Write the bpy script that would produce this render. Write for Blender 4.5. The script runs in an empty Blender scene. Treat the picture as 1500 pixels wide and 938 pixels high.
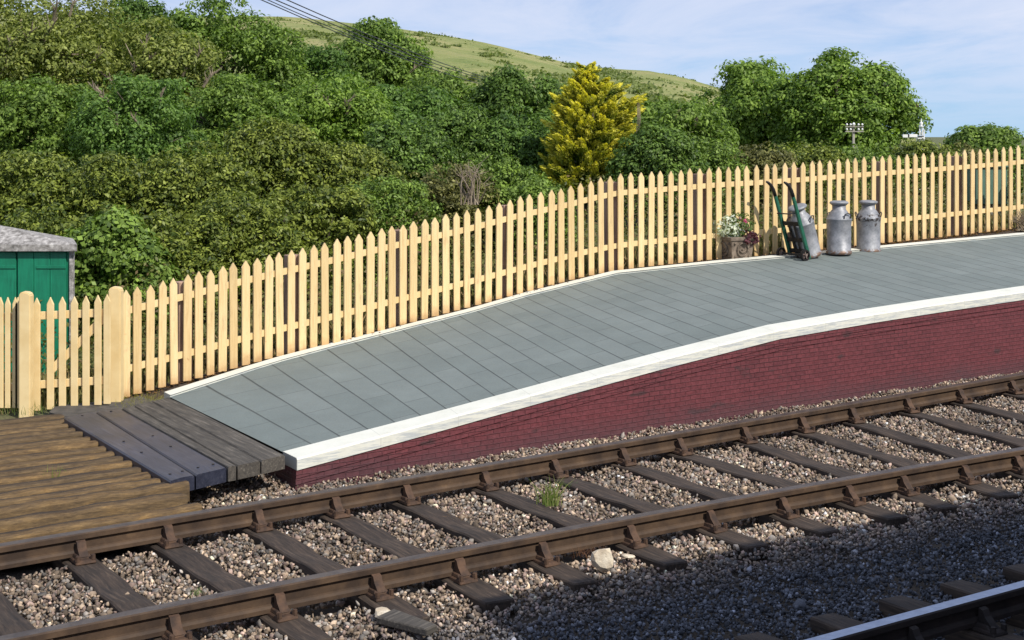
import bpy, bmesh, math, random
import numpy as np
from mathutils import Vector, Matrix
random.seed(7); rng = np.random.default_rng(11)
scn = bpy.context.scene
COL = scn.collection
# ------------------------------------------------------------------ camera frame used to survey the place
F, CX, HY, H = 2050.0, 750.0, 200.0, 2.24
TH = 0.60
T = Vector((math.cos(TH), math.sin(TH), 0)); N = Vector((-math.sin(TH), math.cos(TH), 0))
def ground_pt(px, py, z=0.0):
    Y = F * (H - z) / (py - HY)
    return Vector(((px - CX) * Y / F, Y, z))
def depth_pt(px, py, Y):
    return Vector(((px - CX) * Y / F, Y, H - (py - HY) * Y / F))
def tn(p): return p.x * T.x + p.y * T.y, p.x * N.x + p.y * N.y
def w(t, n, z=0.0): return T * t + N * n + Vector((0, 0, z))
# ------------------------------------------------------------------ object helpers
def link(o, parent=None):
    COL.objects.link(o)
    if parent is not None: o.parent = parent
    return o
def tag(o, label=None, cat=None, group=None, kind=None):
    if label: o['label'] = label
    if cat: o['category'] = cat
    if group: o['group'] = group
    if kind: o['kind'] = kind
    return o
def empty(name, loc=(0, 0, 0), rz=0.0, parent=None):
    o = bpy.data.objects.new(name, None); o.location = loc; o.rotation_euler = (0, 0, rz)
    o.empty_display_size = .1
    return link(o, parent)
def build(name, bm, m, parent=None, loc=(0, 0, 0), smooth=False, rz=0.0):
    bmesh.ops.recalc_face_normals(bm, faces=bm.faces)
    me = bpy.data.meshes.new(name); bm.to_mesh(me); bm.free()
    if smooth: me.shade_smooth()
    o = bpy.data.objects.new(name, me); o.location = loc; o.rotation_euler = (0, 0, rz)
    for mm in (m if isinstance(m, (list, tuple)) else [m]): me.materials.append(mm)
    return link(o, parent)
def copy_tree(o, parent=None):
    c = o.copy(); COL.objects.link(c); c.parent = parent
    for ch in list(o.children): copy_tree(ch, c)
    return c
def np_mesh(name, V, Fc, m, col=None, parent=None, smooth=False):
    """V (n,3), Fc (f,k), col (f,3) per-face colour"""
    me = bpy.data.meshes.new(name)
    n, f, k = len(V), len(Fc), Fc.shape[1]
    me.vertices.add(n); me.vertices.foreach_set('co', np.ascontiguousarray(V, dtype=np.float32).ravel())
    me.loops.add(f * k); me.loops.foreach_set('vertex_index', np.ascontiguousarray(Fc, dtype=np.int32).ravel())
    me.polygons.add(f); me.polygons.foreach_set('loop_start', np.arange(0, f * k, k, dtype=np.int32))
    try: me.polygons.foreach_set('loop_total', np.full(f, k, dtype=np.int32))
    except Exception: pass
    me.update(calc_edges=True)
    if col is not None:
        a = me.attributes.new('Col', 'FLOAT_COLOR', 'FACE')
        a.data.foreach_set('color', np.concatenate([col, np.ones((f, 1))], 1).astype(np.float32).ravel())
    if smooth: me.shade_smooth()
    me.validate()
    o = bpy.data.objects.new(name, me); me.materials.append(m)
    return link(o, parent)
def box(bm, c, d, bev=0.0, rot=None, taper=None):
    """box centred c, dims d; rot a 3x3/4x4 matrix; taper=(sx,sy) scale of the top"""
    r = bmesh.ops.create_cube(bm, size=1)
    vs = r['verts']
    for v in vs:
        if taper and v.co.z > 0: v.co.x *= taper[0]; v.co.y *= taper[1]
        v.co = Vector((v.co.x * d[0], v.co.y * d[1], v.co.z * d[2]))
    if bev > 0:
        es = list({e for v in vs for e in v.link_edges})
        rr = bmesh.ops.bevel(bm, geom=es, offset=bev, segments=1, profile=.5, affect='EDGES')
        vs = list({v for f_ in rr['faces'] for v in f_.verts} | {v for v in vs if v.is_valid})
    M = (rot.to_4x4() if rot is not None else Matrix.Identity(4))
    for v in vs: v.co = (M @ v.co) + Vector(c)
    return vs
def prism(bm, pts, axis_from, axis_to, frame):
    """extrude 2-D outline pts (a,b) -> frame(a,b,s) from s0 to s1"""
    A = [bm.verts.new(frame(a, b, axis_from)) for a, b in pts]
    B = [bm.verts.new(frame(a, b, axis_to)) for a, b in pts]
    bm.faces.new(A); bm.faces.new(B[::-1])
    for i in range(len(pts)):
        j = (i + 1) % len(pts); bm.faces.new((A[i], B[i], B[j], A[j]))
def tube(bm, pts, radii, seg=8, cap=True):
    pts = [Vector(p) for p in pts]
    if not isinstance(radii, (list, tuple)): radii = [radii] * len(pts)
    rings = []
    up = Vector((0, 0, 1))
    for i, p in enumerate(pts):
        d = (pts[min(i + 1, len(pts) - 1)] - pts[max(i - 1, 0)]).normalized()
        a = d.cross(up)
        if a.length < .05: a = d.cross(Vector((1, 0, 0)))
        a.normalize(); b = d.cross(a)
        rings.append([bm.verts.new(p + (a * math.cos(2 * math.pi * k / seg) + b * math.sin(2 * math.pi * k / seg)) * radii[i]) for k in range(seg)])
    for r0, r1 in zip(rings, rings[1:]):
        for k in range(seg): bm.faces.new((r0[k], r0[(k + 1) % seg], r1[(k + 1) % seg], r1[k]))
    if cap: bm.faces.new(rings[0][::-1]); bm.faces.new(rings[-1])
def lathe(bm, prof, seg=40, M=None, wob=0.0):
    rings = []
    for r, z in prof:
        ring = []
        for k in range(seg):
            a = 2 * math.pi * k / seg
            rr = r * (1 + wob * (math.sin(3 * a + z * 17) * .5 + math.sin(5 * a - z * 29) * .5))
            v = Vector((rr * math.cos(a), rr * math.sin(a), z))
            ring.append(bm.verts.new(M @ v if M is not None else v))
        rings.append(ring)
    for r0, r1 in zip(rings, rings[1:]):
        for k in range(seg): bm.faces.new((r0[k], r0[(k + 1) % seg], r1[(k + 1) % seg], r1[k]))
    bm.faces.new(rings[0][::-1]); bm.faces.new(rings[-1])
# ------------------------------------------------------------------ materials
def new_mat(name):
    m = bpy.data.materials.new(name); m.use_nodes = True
    nt = m.node_tree; nt.nodes.clear()
    out = nt.nodes.new('ShaderNodeOutputMaterial'); b = nt.nodes.new('ShaderNodeBsdfPrincipled')
    nt.links.new(b.outputs[0], out.inputs[0])
    return m, nt, b, out
def nd(nt, t, **kw):
    n = nt.nodes.new(t)
    for k, v in kw.items():
        if k in n.inputs.keys(): n.inputs[k].default_value = v
        else: setattr(n, k, v)
    return n
def coords(nt, src='Object', scale=(1, 1, 1), rand=False, rotz=0.0):
    tc = nt.nodes.new('ShaderNodeTexCoord'); mp = nt.nodes.new('ShaderNodeMapping')
    mp.inputs['Scale'].default_value = scale; mp.inputs['Rotation'].default_value = (0, 0, rotz)
    nt.links.new(tc.outputs[src], mp.inputs[0])
    if rand:
        oi = nt.nodes.new('ShaderNodeObjectInfo'); mu = nd(nt, 'ShaderNodeMath', operation='MULTIPLY'); mu.inputs[1].default_value = 37.0
        nt.links.new(oi.outputs['Random'], mu.inputs[0]); cb = nt.nodes.new('ShaderNodeCombineXYZ')
        for i in range(3): nt.links.new(mu.outputs[0], cb.inputs[i])
        nt.links.new(cb.outputs[0], mp.inputs['Location'])
    return mp.outputs[0]
def noise(nt, vec, scale, detail=6, rough=.6, dist=0.0):
    n = nd(nt, 'ShaderNodeTexNoise'); n.inputs['Scale'].default_value = scale; n.inputs['Detail'].default_value = detail
    n.inputs['Roughness'].default_value = rough; n.inputs['Distortion'].default_value = dist
    nt.links.new(vec, n.inputs['Vector']); return n.outputs['Fac']
def ramp(nt, fac, stops):
    r = nt.nodes.new('ShaderNodeValToRGB'); e = r.color_ramp.elements
    while len(e) < len(stops): e.new(.5)
    for i, (p, c) in enumerate(stops):
        e[i].position = p; e[i].color = (*c, 1) if len(c) == 3 else c
    nt.links.new(fac, r.inputs[0]); return r.outputs[0]
def g(v): return (v, v, v)
def mix(nt, fac, a, b, mode='MIX'):
    m = nt.nodes.new('ShaderNodeMix'); m.data_type = 'RGBA'; m.blend_type = mode
    for s, v in ((0, fac), (6, a), (7, b)):
        if hasattr(v, 'links') or hasattr(v, 'is_linked'): nt.links.new(v, m.inputs[s])
        else: m.inputs[s].default_value = v if s == 0 else (*v, 1)
    return m.outputs[2]
def bump(nt, bsdf, h, strength=.3, dist=.01):
    b = nt.nodes.new('ShaderNodeBump'); b.inputs['Strength'].default_value = strength; b.inputs['Distance'].default_value = dist
    nt.links.new(h, b.inputs['Height']); nt.links.new(b.outputs[0], bsdf.inputs['Normal']); return b
def simple(name, c1, c2, scale=8, rough=.8, bstr=.2, bdist=.005, metal=0.0, stretch=(1, 1, 1), rand=False, detail=6, lo=.35, hi=.65, c3=None, src='Object'):
    m, nt, b, _ = new_mat(name)
    v = coords(nt, src, stretch, rand)
    f = noise(nt, v, scale, detail)
    stops = [(lo, c1), (hi, c2)] + ([(min(hi + .12, .98), c3)] if c3 else [])
    nt.links.new(ramp(nt, f, stops), b.inputs['Base Color'])
    b.inputs['Roughness'].default_value = rough; b.inputs['Metallic'].default_value = metal
    f2 = noise(nt, v, scale * 5, 4)
    bump(nt, b, f2, bstr, bdist)
    return m
def attr_mat(name, rough=.9, scale=60, bstr=.3, spec=.5, vary=.25):
    m, nt, b, _ = new_mat(name)
    a = nd(nt, 'ShaderNodeAttribute'); a.attribute_name = 'Col'
    v = coords(nt, 'Object'); f = noise(nt, v, scale, 4)
    nt.links.new(mix(nt, 1.0, a.outputs['Color'], ramp(nt, f, [(.3, g(1 - vary)), (.7, g(1 + vary))]), 'MULTIPLY'), b.inputs['Base Color'])
    b.inputs['Roughness'].default_value = rough; b.inputs['Specular IOR Level'].default_value = spec
    bump(nt, b, f, bstr, .004)
    return m
def leaf_mat(name, rough=.55, transl=.36, spec=.35):
    m, nt, b, out = new_mat(name)
    a = nd(nt, 'ShaderNodeAttribute'); a.attribute_name = 'Col'
    nt.links.new(a.outputs['Color'], b.inputs['Base Color'])
    b.inputs['Roughness'].default_value = rough; b.inputs['Specular IOR Level'].default_value = spec
    t = nt.nodes.new('ShaderNodeBsdfTranslucent'); nt.links.new(mix(nt, 1.0, a.outputs['Color'], (1.2, 1.35, .5), 'MULTIPLY'), t.inputs['Color'])
    ms = nt.nodes.new('ShaderNodeMixShader'); ms.inputs[0].default_value = transl
    nt.links.new(b.outputs[0], ms.inputs[1]); nt.links.new(t.outputs[0], ms.inputs[2]); nt.links.new(ms.outputs[0], out.inputs[0])
    return m
M = {}
def wood_mat(name, c1, c2, c3, along='x', scale=4, rough=.85, bstr=.5, rand=True, grain=14, bdist=.006):
    m, nt, b, _ = new_mat(name)
    s = {'x': (1, grain, grain), 'y': (grain, 1, grain), 'z': (grain, grain, 1)}[along]
    v = coords(nt, 'Object', s, rand)
    f = noise(nt, v, scale, 8, .65, .6)
    col = ramp(nt, f, [(.3, c1), (.55, c2), (.75, c3)])
    v2 = coords(nt, 'Object', (1, 1, 1), rand)
    f2 = noise(nt, v2, 3, 5)
    col = mix(nt, 1.0, col, ramp(nt, f2, [(.3, g(.7)), (.7, g(1.25))]), 'MULTIPLY')
    nt.links.new(col, b.inputs['Base Color']); b.inputs['Roughness'].default_value = rough
    bump(nt, b, f, bstr, bdist)
    return m
M['sleeper'] = wood_mat('weathered_sleeper_wood', (.012, .009, .007), (.050, .034, .024), (.125, .088, .060))
M['plank_dark'] = wood_mat('tarred_plank', (.012, .014, .026), (.032, .036, .058), (.07, .072, .095), along="y", rough=.42, bstr=.25)
M['plank_grey'] = wood_mat('grey_plank', (.03, .027, .024), (.08, .07, .058), (.19, .17, .14), along='y')
def deck_mat():
    m, nt, b, _ = new_mat('mossy_board')
    f = noise(nt, coords(nt, 'Object', (5, 26, 26), True), 3.0, 9, .8, .0)
    col = ramp(nt, f, [(.30, (.022, .014, .009)), (.44, (.085, .052, .024)), (.57, (.165, .108, .048)), (.74, (.34, .24, .13))])
    f2 = noise(nt, coords(nt, 'Object', (1.5, 7, 7), True), 3.5, 8)
    col = mix(nt, 1.0, col, ramp(nt, f2, [(.32, (.45, .42, .42)), (.55, g(1)), (.72, (1.35, 1.25, .95))]), 'MULTIPLY')
    oi = nt.nodes.new('ShaderNodeObjectInfo')
    col = mix(nt, 1.0, col, ramp(nt, oi.outputs['Random'], [(0, (.62, .60, .60)), (.5, (1, .95, .85)), (1, (1.3, 1.2, .95))]), 'MULTIPLY')
    t0 = nt.nodes.new('ShaderNodeTexCoord'); sp = nt.nodes.new('ShaderNodeSeparateXYZ'); nt.links.new(t0.outputs['Object'], sp.inputs[0])
    ad = nd(nt, 'ShaderNodeMath', operation='MULTIPLY_ADD'); ad.inputs[1].default_value = .05; nt.links.new(noise(nt, coords(nt, 'Object', (3, 1, 1), True), 5, 5), ad.inputs[0]); nt.links.new(sp.outputs[1], ad.inputs[2])
    edge = ramp(nt, ad.outputs[0], [(.0, g(0)), (.080, g(0)), (.125, g(.93)), (1, g(.95))])  # far side of each board darkened: dirt plus painted shade of the groove
    col = mix(nt, edge, col, (.028, .019, .012))
    lip = ramp(nt, ad.outputs[0], [(0, g(.15)), (.030, g(.15)), (.050, g(0))]); col = mix(nt, lip, col, (.36, .27, .16))
    nt.links.new(col, b.inputs['Base Color']); b.inputs['Roughness'].default_value = .9
    bump(nt, b, f, .8, .012); return m
M['deck'] = deck_mat()
# painted pickets: cream with faint wood grain, knots and dirty feet
def picket_mat():
    m, nt, b, _ = new_mat('cream_paint')
    tc = coords(nt, 'Object', (1, 1, 1), True)
    gr = noise(nt, coords(nt, 'Object', (18, 18, 1.2), True), 3, 6, .6, .4)
    col = ramp(nt, gr, [(.25, (.62, .42, .19)), (.5, (.75, .555, .275)), (.8, (.80, .62, .34))])
    oi = nt.nodes.new('ShaderNodeObjectInfo'); col = mix(nt, 1.0, col, ramp(nt, oi.outputs['Random'], [(0, (.86, .84, .80)), (.5, g(1)), (1, (1.06, 1.07, 1.10))]), 'MULTIPLY')
    wear = noise(nt, coords(nt, 'Object', (3, 3, 1), True), 6, 8, .7); col = mix(nt, ramp(nt, wear, [(.56, g(0)), (.70, g(.5))]), col, (.42, .30, .16))
    kn = noise(nt, tc, 14, 3)
    col = mix(nt, ramp(nt, kn, [(.70, g(0)), (.78, g(.6))]), col, (.45, .22, .09))
    sep = nt.nodes.new('ShaderNodeSeparateXYZ'); t0 = nt.nodes.new('ShaderNodeTexCoord'); nt.links.new(t0.outputs['Object'], sep.inputs[0])
    ad = nd(nt, 'ShaderNodeMath', operation='MULTIPLY_ADD'); ad.inputs[1].default_value = .25
    nt.links.new(noise(nt, tc, 9, 5), ad.inputs[0]); nt.links.new(sep.outputs[2], ad.inputs[2])
    col = mix(nt, ramp(nt, ad.outputs[0], [(.10, g(.65)), (.22, g(0))]), col, (.42, .20, .07))
    nt.links.new(col, b.inputs['Base Color']); b.inputs['Roughness'].default_value = .6
    bump(nt, b, gr, .15, .003); return m
M['picket'] = picket_mat()
M['gatepaint'] = simple('cream_gate_paint', (.70, .52, .25), (.79, .62, .33), 6, .55, .12, .002, rand=True)
M['postwood'] = wood_mat('brown_post', (.20, .12, .085), (.38, .25, .18), (.50, .36, .28), along='z')
M['railsteel'] = simple('rusty_rail', (.034, .019, .011), (.085, .050, .027), 7, .75, .4, .004, metal=.05, c3=(.14, .085, .045), detail=9)
M['railhead'] = simple('worn_rail_head', (.070, .052, .042), (.135, .108, .088), 12, .45, .15, .001, metal=.5)
M['chairiron'] = simple('rusty_chair', (.030, .016, .010), (.095, .050, .027), 16, .8, .4, .004, rand=True)
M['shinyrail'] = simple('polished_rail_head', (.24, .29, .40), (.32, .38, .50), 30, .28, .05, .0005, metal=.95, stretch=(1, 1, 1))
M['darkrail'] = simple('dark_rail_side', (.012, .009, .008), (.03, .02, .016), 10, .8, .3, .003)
M['coping'] = None
def coping_mat():
    m, nt, b, _ = new_mat('white_coping_paint')
    v = coords(nt, 'Object'); f = noise(nt, v, 5, 8, .7)
    col = ramp(nt, f, [(.25, (.56, .56, .47)), (.42, (.68, .68, .60)), (.8, (.76, .76, .69))])
    vs = coords(nt, 'Object', (.6, .6, 9), rotz=-TH)
    sc = noise(nt, coords(nt, 'Object', (1.2, 1.2, 16)), 4, 8, .7)
    # scuffs on the upright face only
    ge = nt.nodes.new('ShaderNodeNewGeometry'); sp = nt.nodes.new('ShaderNodeSeparateXYZ'); nt.links.new(ge.outputs['Normal'], sp.inputs[0])
    side = ramp(nt, sp.outputs[2], [(.2, g(1)), (.7, g(0))])
    mu = mix(nt, 1.0, side, ramp(nt, sc, [(.46, g(0)), (.58, g(.7))]), 'MULTIPLY')
    col = mix(nt, mu, col, (.36, .40, .44))
    # joints between coping stones, from UV x (metres)
    uv = nt.nodes.new('ShaderNodeUVMap'); su = nt.nodes.new('ShaderNodeSeparateXYZ'); nt.links.new(uv.outputs[0], su.inputs[0])
    fr = nd(nt, 'ShaderNodeMath', operation='FRACT'); dv = nd(nt, 'ShaderNodeMath', operation='DIVIDE'); dv.inputs[1].default_value = .62
    nt.links.new(su.outputs[0], dv.inputs[0]); nt.links.new(dv.outputs[0], fr.inputs[0])
    j = ramp(nt, fr.outputs[0], [(.0, g(.9)), (.011, g(0)), ])
    col = mix(nt, j, col, (.45, .45, .40))
    nt.links.new(col, b.inputs['Base Color']); b.inputs['Roughness'].default_value = .6
    bump(nt, b, f, .25, .006); return m
M['coping'] = coping_mat()
def paving_mat():
    m, nt, b, _ = new_mat('grey_paving_slabs')
    uv = nt.nodes.new('ShaderNodeUVMap')
    br = nd(nt, 'ShaderNodeTexBrick'); br.offset = .5; br.offset_frequency = 2; br.squash = 1.0
    br.inputs['Scale'].default_value = 1.0; br.inputs['Brick Width'].default_value = .66; br.inputs['Row Height'].default_value = .205
    br.inputs['Mortar Size'].default_value = .0045; br.inputs['Mortar Smooth'].default_value = .3; br.inputs['Bias'].default_value = 0
    br.inputs['Color1'].default_value = (.146, .174, .167, 1); br.inputs['Color2'].default_value = (.172, .200, .192, 1); br.inputs['Mortar'].default_value = (.088, .103, .100, 1)
    # a little wander so joints are not ruler straight
    nv = nd(nt, 'ShaderNodeTexNoise'); nv.inputs['Scale'].default_value = 1.3; nt.links.new(uv.outputs[0], nv.inputs['Vector'])
    vm = nd(nt, 'ShaderNodeVectorMath', operation='MULTIPLY_ADD'); vm.inputs[1].default_value = (.025, .012, 0)
    nt.links.new(nv.outputs['Color'], vm.inputs[0]); nt.links.new(uv.outputs[0], vm.inputs[2]); nt.links.new(vm.outputs[0], br.inputs['Vector'])
    v = coords(nt, 'Object'); f = noise(nt, v, 2.2, 8, .7); f2 = noise(nt, v, 90, 3)
    sy = nt.nodes.new('ShaderNodeSeparateXYZ'); nt.links.new(vm.outputs[0], sy.inputs[0]); dr_ = nd(nt, 'ShaderNodeMath', operation='DIVIDE'); dr_.inputs[1].default_value = .205; nt.links.new(sy.outputs[1], dr_.inputs[0])
    fr_ = nd(nt, 'ShaderNodeMath', operation='FRACT'); nt.links.new(dr_.outputs[0], fr_.inputs[0]); row = ramp(nt, fr_.outputs[0], [(0, g(1)), (.022, g(.9)), (.04, g(0)), (.96, g(0)), (.98, g(.8))])
    rn = noise(nt, v, 1.6, 3); row = mix(nt, 1.0, row, ramp(nt, rn, [(.35, g(.45)), (.6, g(1))]), 'MULTIPLY')
    slab = mix(nt, row, br.outputs['Color'], (.055, .064, .062))
    col = mix(nt, 1.0, slab, ramp(nt, f, [(.3, g(.88)), (.7, g(1.1))]), 'MULTIPLY')
    st = noise(nt, coords(nt, 'Object', (1, 1, 1)), .9, 7, .65); col = mix(nt, ramp(nt, st, [(.60, g(0)), (.72, g(.28))]), col, (.24, .26, .22))
    col = mix(nt, 1.0, col, ramp(nt, f2, [(.3, g(.9)), (.7, g(1.1))]), 'MULTIPLY')
    nt.links.new(col, b.inputs['Base Color']); b.inputs['Roughness'].default_value = .85
    iv = nd(nt, 'ShaderNodeMath', operation='SUBTRACT'); iv.inputs[0].default_value = 1; nt.links.new(br.outputs['Fac'], iv.inputs[1])
    ad = nd(nt, 'ShaderNodeMath', operation='MULTIPLY_ADD'); ad.inputs[1].default_value = .12; nt.links.new(f2, ad.inputs[0]); nt.links.new(iv.outputs[0], ad.inputs[2])
    bump(nt, b, ad.outputs[0], .5, .004); return m
M['paving'] = paving_mat()
def brick_mat():
    m, nt, b, _ = new_mat('maroon_painted_brick')
    uv = nt.nodes.new('ShaderNodeUVMap')
    nv = nd(nt, 'ShaderNodeTexNoise'); nv.inputs['Scale'].default_value = 6; nv.inputs['Detail'].default_value = 4; nt.links.new(uv.outputs[0], nv.inputs['Vector'])
    vm = nd(nt, 'ShaderNodeVectorMath', operation='MULTIPLY_ADD'); vm.inputs[1].default_value = (.02, .012, 0)
    nt.links.new(nv.outputs['Color'], vm.inputs[0]); nt.links.new(uv.outputs[0], vm.inputs[2])
    br = nd(nt, 'ShaderNodeTexBrick'); br.offset = .5
    br.inputs['Scale'].default_value = 1.0; br.inputs['Brick Width'].default_value = .108; br.inputs['Row Height'].default_value = .036
    br.inputs['Mortar Size'].default_value = .0038; br.inputs['Mortar Smooth'].default_value = .5; br.inputs['Bias'].default_value = 0
    br.inputs['Color1'].default_value = (.108, .028, .035, 1); br.inputs['Color2'].default_value = (.152, .038, .045, 1); br.inputs['Mortar'].default_value = (.055, .014, .018, 1)
    nt.links.new(vm.outputs[0], br.inputs['Vector'])
    v = coords(nt, 'Object')
    big = noise(nt, v, 1.1, 6, .6)
    # mortar shows in some areas, smoothed over by paint in others
    flat = mix(nt, 0.5, (.120, .030, .038), (.160, .040, .046))
    col = mix(nt, ramp(nt, big, [(.35, g(.8)), (.6, g(.2))]), flat, br.outputs['Color'])
    fine = noise(nt, v, 30, 6)
    col = mix(nt, 1.0, col, ramp(nt, fine, [(.3, g(.75)), (.7, g(1.25))]), 'MULTIPLY')
    blot = noise(nt, coords(nt, 'Object', (1, 1, 2.6)), 2.6, 3, .5)
    col = mix(nt, ramp(nt, blot, [(.64, g(0)), (.70, g(.8))]), col, (.05, .028, .03))
    # grime band near the ballast (height above ballast is v)
    su = nt.nodes.new('ShaderNodeSeparateXYZ'); nt.links.new(uv.outputs[0], su.inputs[0])
    ad = nd(nt, 'ShaderNodeMath', operation='MULTIPLY_ADD'); ad.inputs[1].default_value = .22; nt.links.new(noise(nt, v, 3, 6), ad.inputs[0]); nt.links.new(su.outputs[1], ad.inputs[2])
    col = mix(nt, ramp(nt, ad.outputs[0], [(.13, g(.6)), (.27, g(0))]), col, (.075, .04, .048))
    chip = noise(nt, v, 55, 2)
    col = mix(nt, ramp(nt, chip, [(.74, g(0)), (.78, g(.6))]), col, (.30, .18, .16))
    nt.links.new(col, b.inputs['Base Color']); b.inputs['Roughness'].default_value = .6
    iv = nd(nt, 'ShaderNodeMath', operation='SUBTRACT'); iv.inputs[0].default_value = 1; nt.links.new(br.outputs['Fac'], iv.inputs[1])
    a2 = nd(nt, 'ShaderNodeMath', operation='MULTIPLY_ADD'); a2.inputs[1].default_value = .5; nt.links.new(fine, a2.inputs[0]); nt.links.new(iv.outputs[0], a2.inputs[2])
    bump(nt, b, a2.outputs[0], .7, .012); return m
M['brick'] = brick_mat()
M['stone'] = attr_mat('ballast_stone', .9, 60, .4)
M['rock'] = simple('limestone_rock', (.45, .36, .25), (.72, .64, .5), 14, .85, .5, .01)
M['leaf'] = leaf_mat('leaf_green')
M['glossleaf'] = leaf_mat('hedge_leaf', .5, .26, .3)
M['bark'] = simple('bark', (.06, .045, .032), (.16, .13, .10), 6, .9, .6, .02)
M['drywood'] = simple('bare_twig', (.18, .14, .10), (.34, .28, .2), 8, .9, .3, .01)
M['green_paint'] = wood_mat('green_painted_boards', (.004, .14, .075), (.006, .19, .10), (.01, .24, .13), along='z', rough=.5, bstr=.15, rand=False)
M['concrete_roof'] = simple('mottled_concrete', (.13, .12, .11), (.40, .38, .36), 22, .9, .5, .01, detail=9, lo=.35, hi=.6, c3=(.62, .60, .56))
M['truck_green'] = simple('truck_green_paint', (.010, .085, .05), (.015, .12, .07), 10, .45, .1, .002)
M['black_iron'] = simple('black_iron', (.010, .009, .009), (.025, .022, .022), 20, .5, .2, .002, metal=.3)
M['rustgrey'] = simple('worn_wheel', (.10, .07, .06), (.2, .15, .13), 20, .7, .2, .002)
def churn_mat(name, rusty):
    m, nt, b, _ = new_mat(name)
    v = coords(nt, 'Object'); f = noise(nt, v, 10, 8, .7)
    col = ramp(nt, f, [(.3, (.12, .125, .14)), (.5, (.23, .24, .26)), (.7, (.35, .35, .37))])
    sp = nt.nodes.new('ShaderNodeSeparateXYZ'); t0 = nt.nodes.new('ShaderNodeTexCoord'); nt.links.new(t0.outputs['Object'], sp.inputs[0])
    sn = noise(nt, v, 26, 5, .7)
    def band(z0, z1, th0, colr, col):
        r = ramp(nt, sp.outputs[2], [(max(z0 - .02, 0), g(0)), (z0, g(1)), (z1, g(1)), (z1 + .02, g(0))])
        s = ramp(nt, sn, [(th0 - .02, g(0)), (th0 + .03, g(1))])
        return mix(nt, mix(nt, 1.0, r, s, 'MULTIPLY'), col, colr)
    col = band(.0, .035, .46, (.16, .10, .07), col)
    if rusty:
        col = band(.37, .43, .50, (.03, .02, .016), col); col = band(.31, .335, .58, (.05, .035, .03), col)
    nt.links.new(col, b.inputs['Base Color']); b.inputs['Metallic'].default_value = .25
    nt.links.new(ramp(nt, f, [(.3, g(.62)), (.7, g(.48))]), b.inputs['Roughness'])
    bump(nt, b, noise(nt, v, 9, 3), .35, .012); return m
M['churn'] = churn_mat('galvanised_churn', False); M['churn_rust'] = churn_mat('rust_marked_churn', True)
M['churn_dark'] = simple('dark_handle_iron', (.03, .03, .035), (.09, .09, .10), 30, .5, .1, .001, metal=.6)
M['pot'] = simple('aged_stone_pot', (.09, .068, .05), (.235, .185, .14), 14, .9, .5, .006, detail=8)
M['soil'] = simple('soil', (.03, .02, .014), (.07, .05, .035), 20, .95, .5, .01)
M['white_paint'] = simple('white_paint', (.72, .72, .70), (.82, .82, .80), 10, .5, .1, .002)
M['grey_pole'] = simple('grey_pole_wood', (.20, .19, .15), (.34, .32, .27), 10, .85, .3, .004)
M['porcelain'] = simple('insulator', (.8, .8, .78), (.85, .85, .82), 10, .3, .02, .001)
M['tarmac'] = simple('dark_trodden_path', (.045, .042, .038), (.10, .09, .08), 12, .92, .5, .008, detail=9)
M['wire'] = simple('wire', (.03, .03, .035), (.05, .05, .055), 5, .6, .0, .001)
M['pale_green'] = simple('pale_green_paint', (.07, .15, .11), (.10, .19, .14), 6, .6, .1, .002)
# ground: ballast dirt near the line, trodden grass beyond
def ground_mat():
    m, nt, b, _ = new_mat('ground_soil_and_grass')
    t0 = nt.nodes.new('ShaderNodeNewGeometry')
    dt = nd(nt, 'ShaderNodeVectorMath', operation='DOT_PRODUCT'); dt.inputs[1].default_value = (N.x, N.y, 0)
    nt.links.new(t0.outputs['Position'], dt.inputs[0])
    mr = nd(nt, 'ShaderNodeMapRange'); mr.inputs['From Min'].default_value = 9.5; mr.inputs['From Max'].default_value = 12.0; nt.links.new(dt.outputs['Value'], mr.inputs[0])
    v = coords(nt, 'Object'); f = noise(nt, v, 5, 9, .7); fb = noise(nt, v, .05, 6)
    dirt = ramp(nt, f, [(.3, (.035, .027, .02)), (.7, (.12, .095, .07))])
    grass = ramp(nt, f, [(.3, (.05, .06, .018)), (.6, (.13, .14, .045)), (.8, (.22, .18, .08))])
    grass = mix(nt, 1.0, grass, ramp(nt, fb, [(.35, g(.8)), (.65, g(1.25))]), 'MULTIPLY')
    nt.links.new(mix(nt, mr.outputs[0], dirt, grass), b.inputs['Base Color']); b.inputs['Roughness'].default_value = .95
    bump(nt, b, f, .6, .03); return m
M['ground'] = ground_mat()
def hill_mat():
    m, nt, b, _ = new_mat('downland_grass')
    v = coords(nt, 'Object', (1, 1, 2.5)); f = noise(nt, v, .035, 8, .65); f2 = noise(nt, v, .35, 7, .7, .5); f3 = noise(nt, v, 1.6, 4)
    col = ramp(nt, f, [(.35, (.18, .22, .07)), (.5, (.25, .265, .10)), (.68, (.35, .31, .15))])
    scrub = ramp(nt, f2, [(.54, g(0)), (.62, g(.65))])
    col = mix(nt, scrub, col, (.12, .17, .055))
    col = mix(nt, 1.0, col, ramp(nt, f3, [(.3, g(.8)), (.7, g(1.2))]), 'MULTIPLY')
    nt.links.new(col, b.inputs['Base Color']); b.inputs['Roughness'].default_value = .95
    b.inputs['Specular IOR Level'].default_value = .1
    bump(nt, b, f2, .8, .6); return m
M['hill'] = hill_mat()

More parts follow.
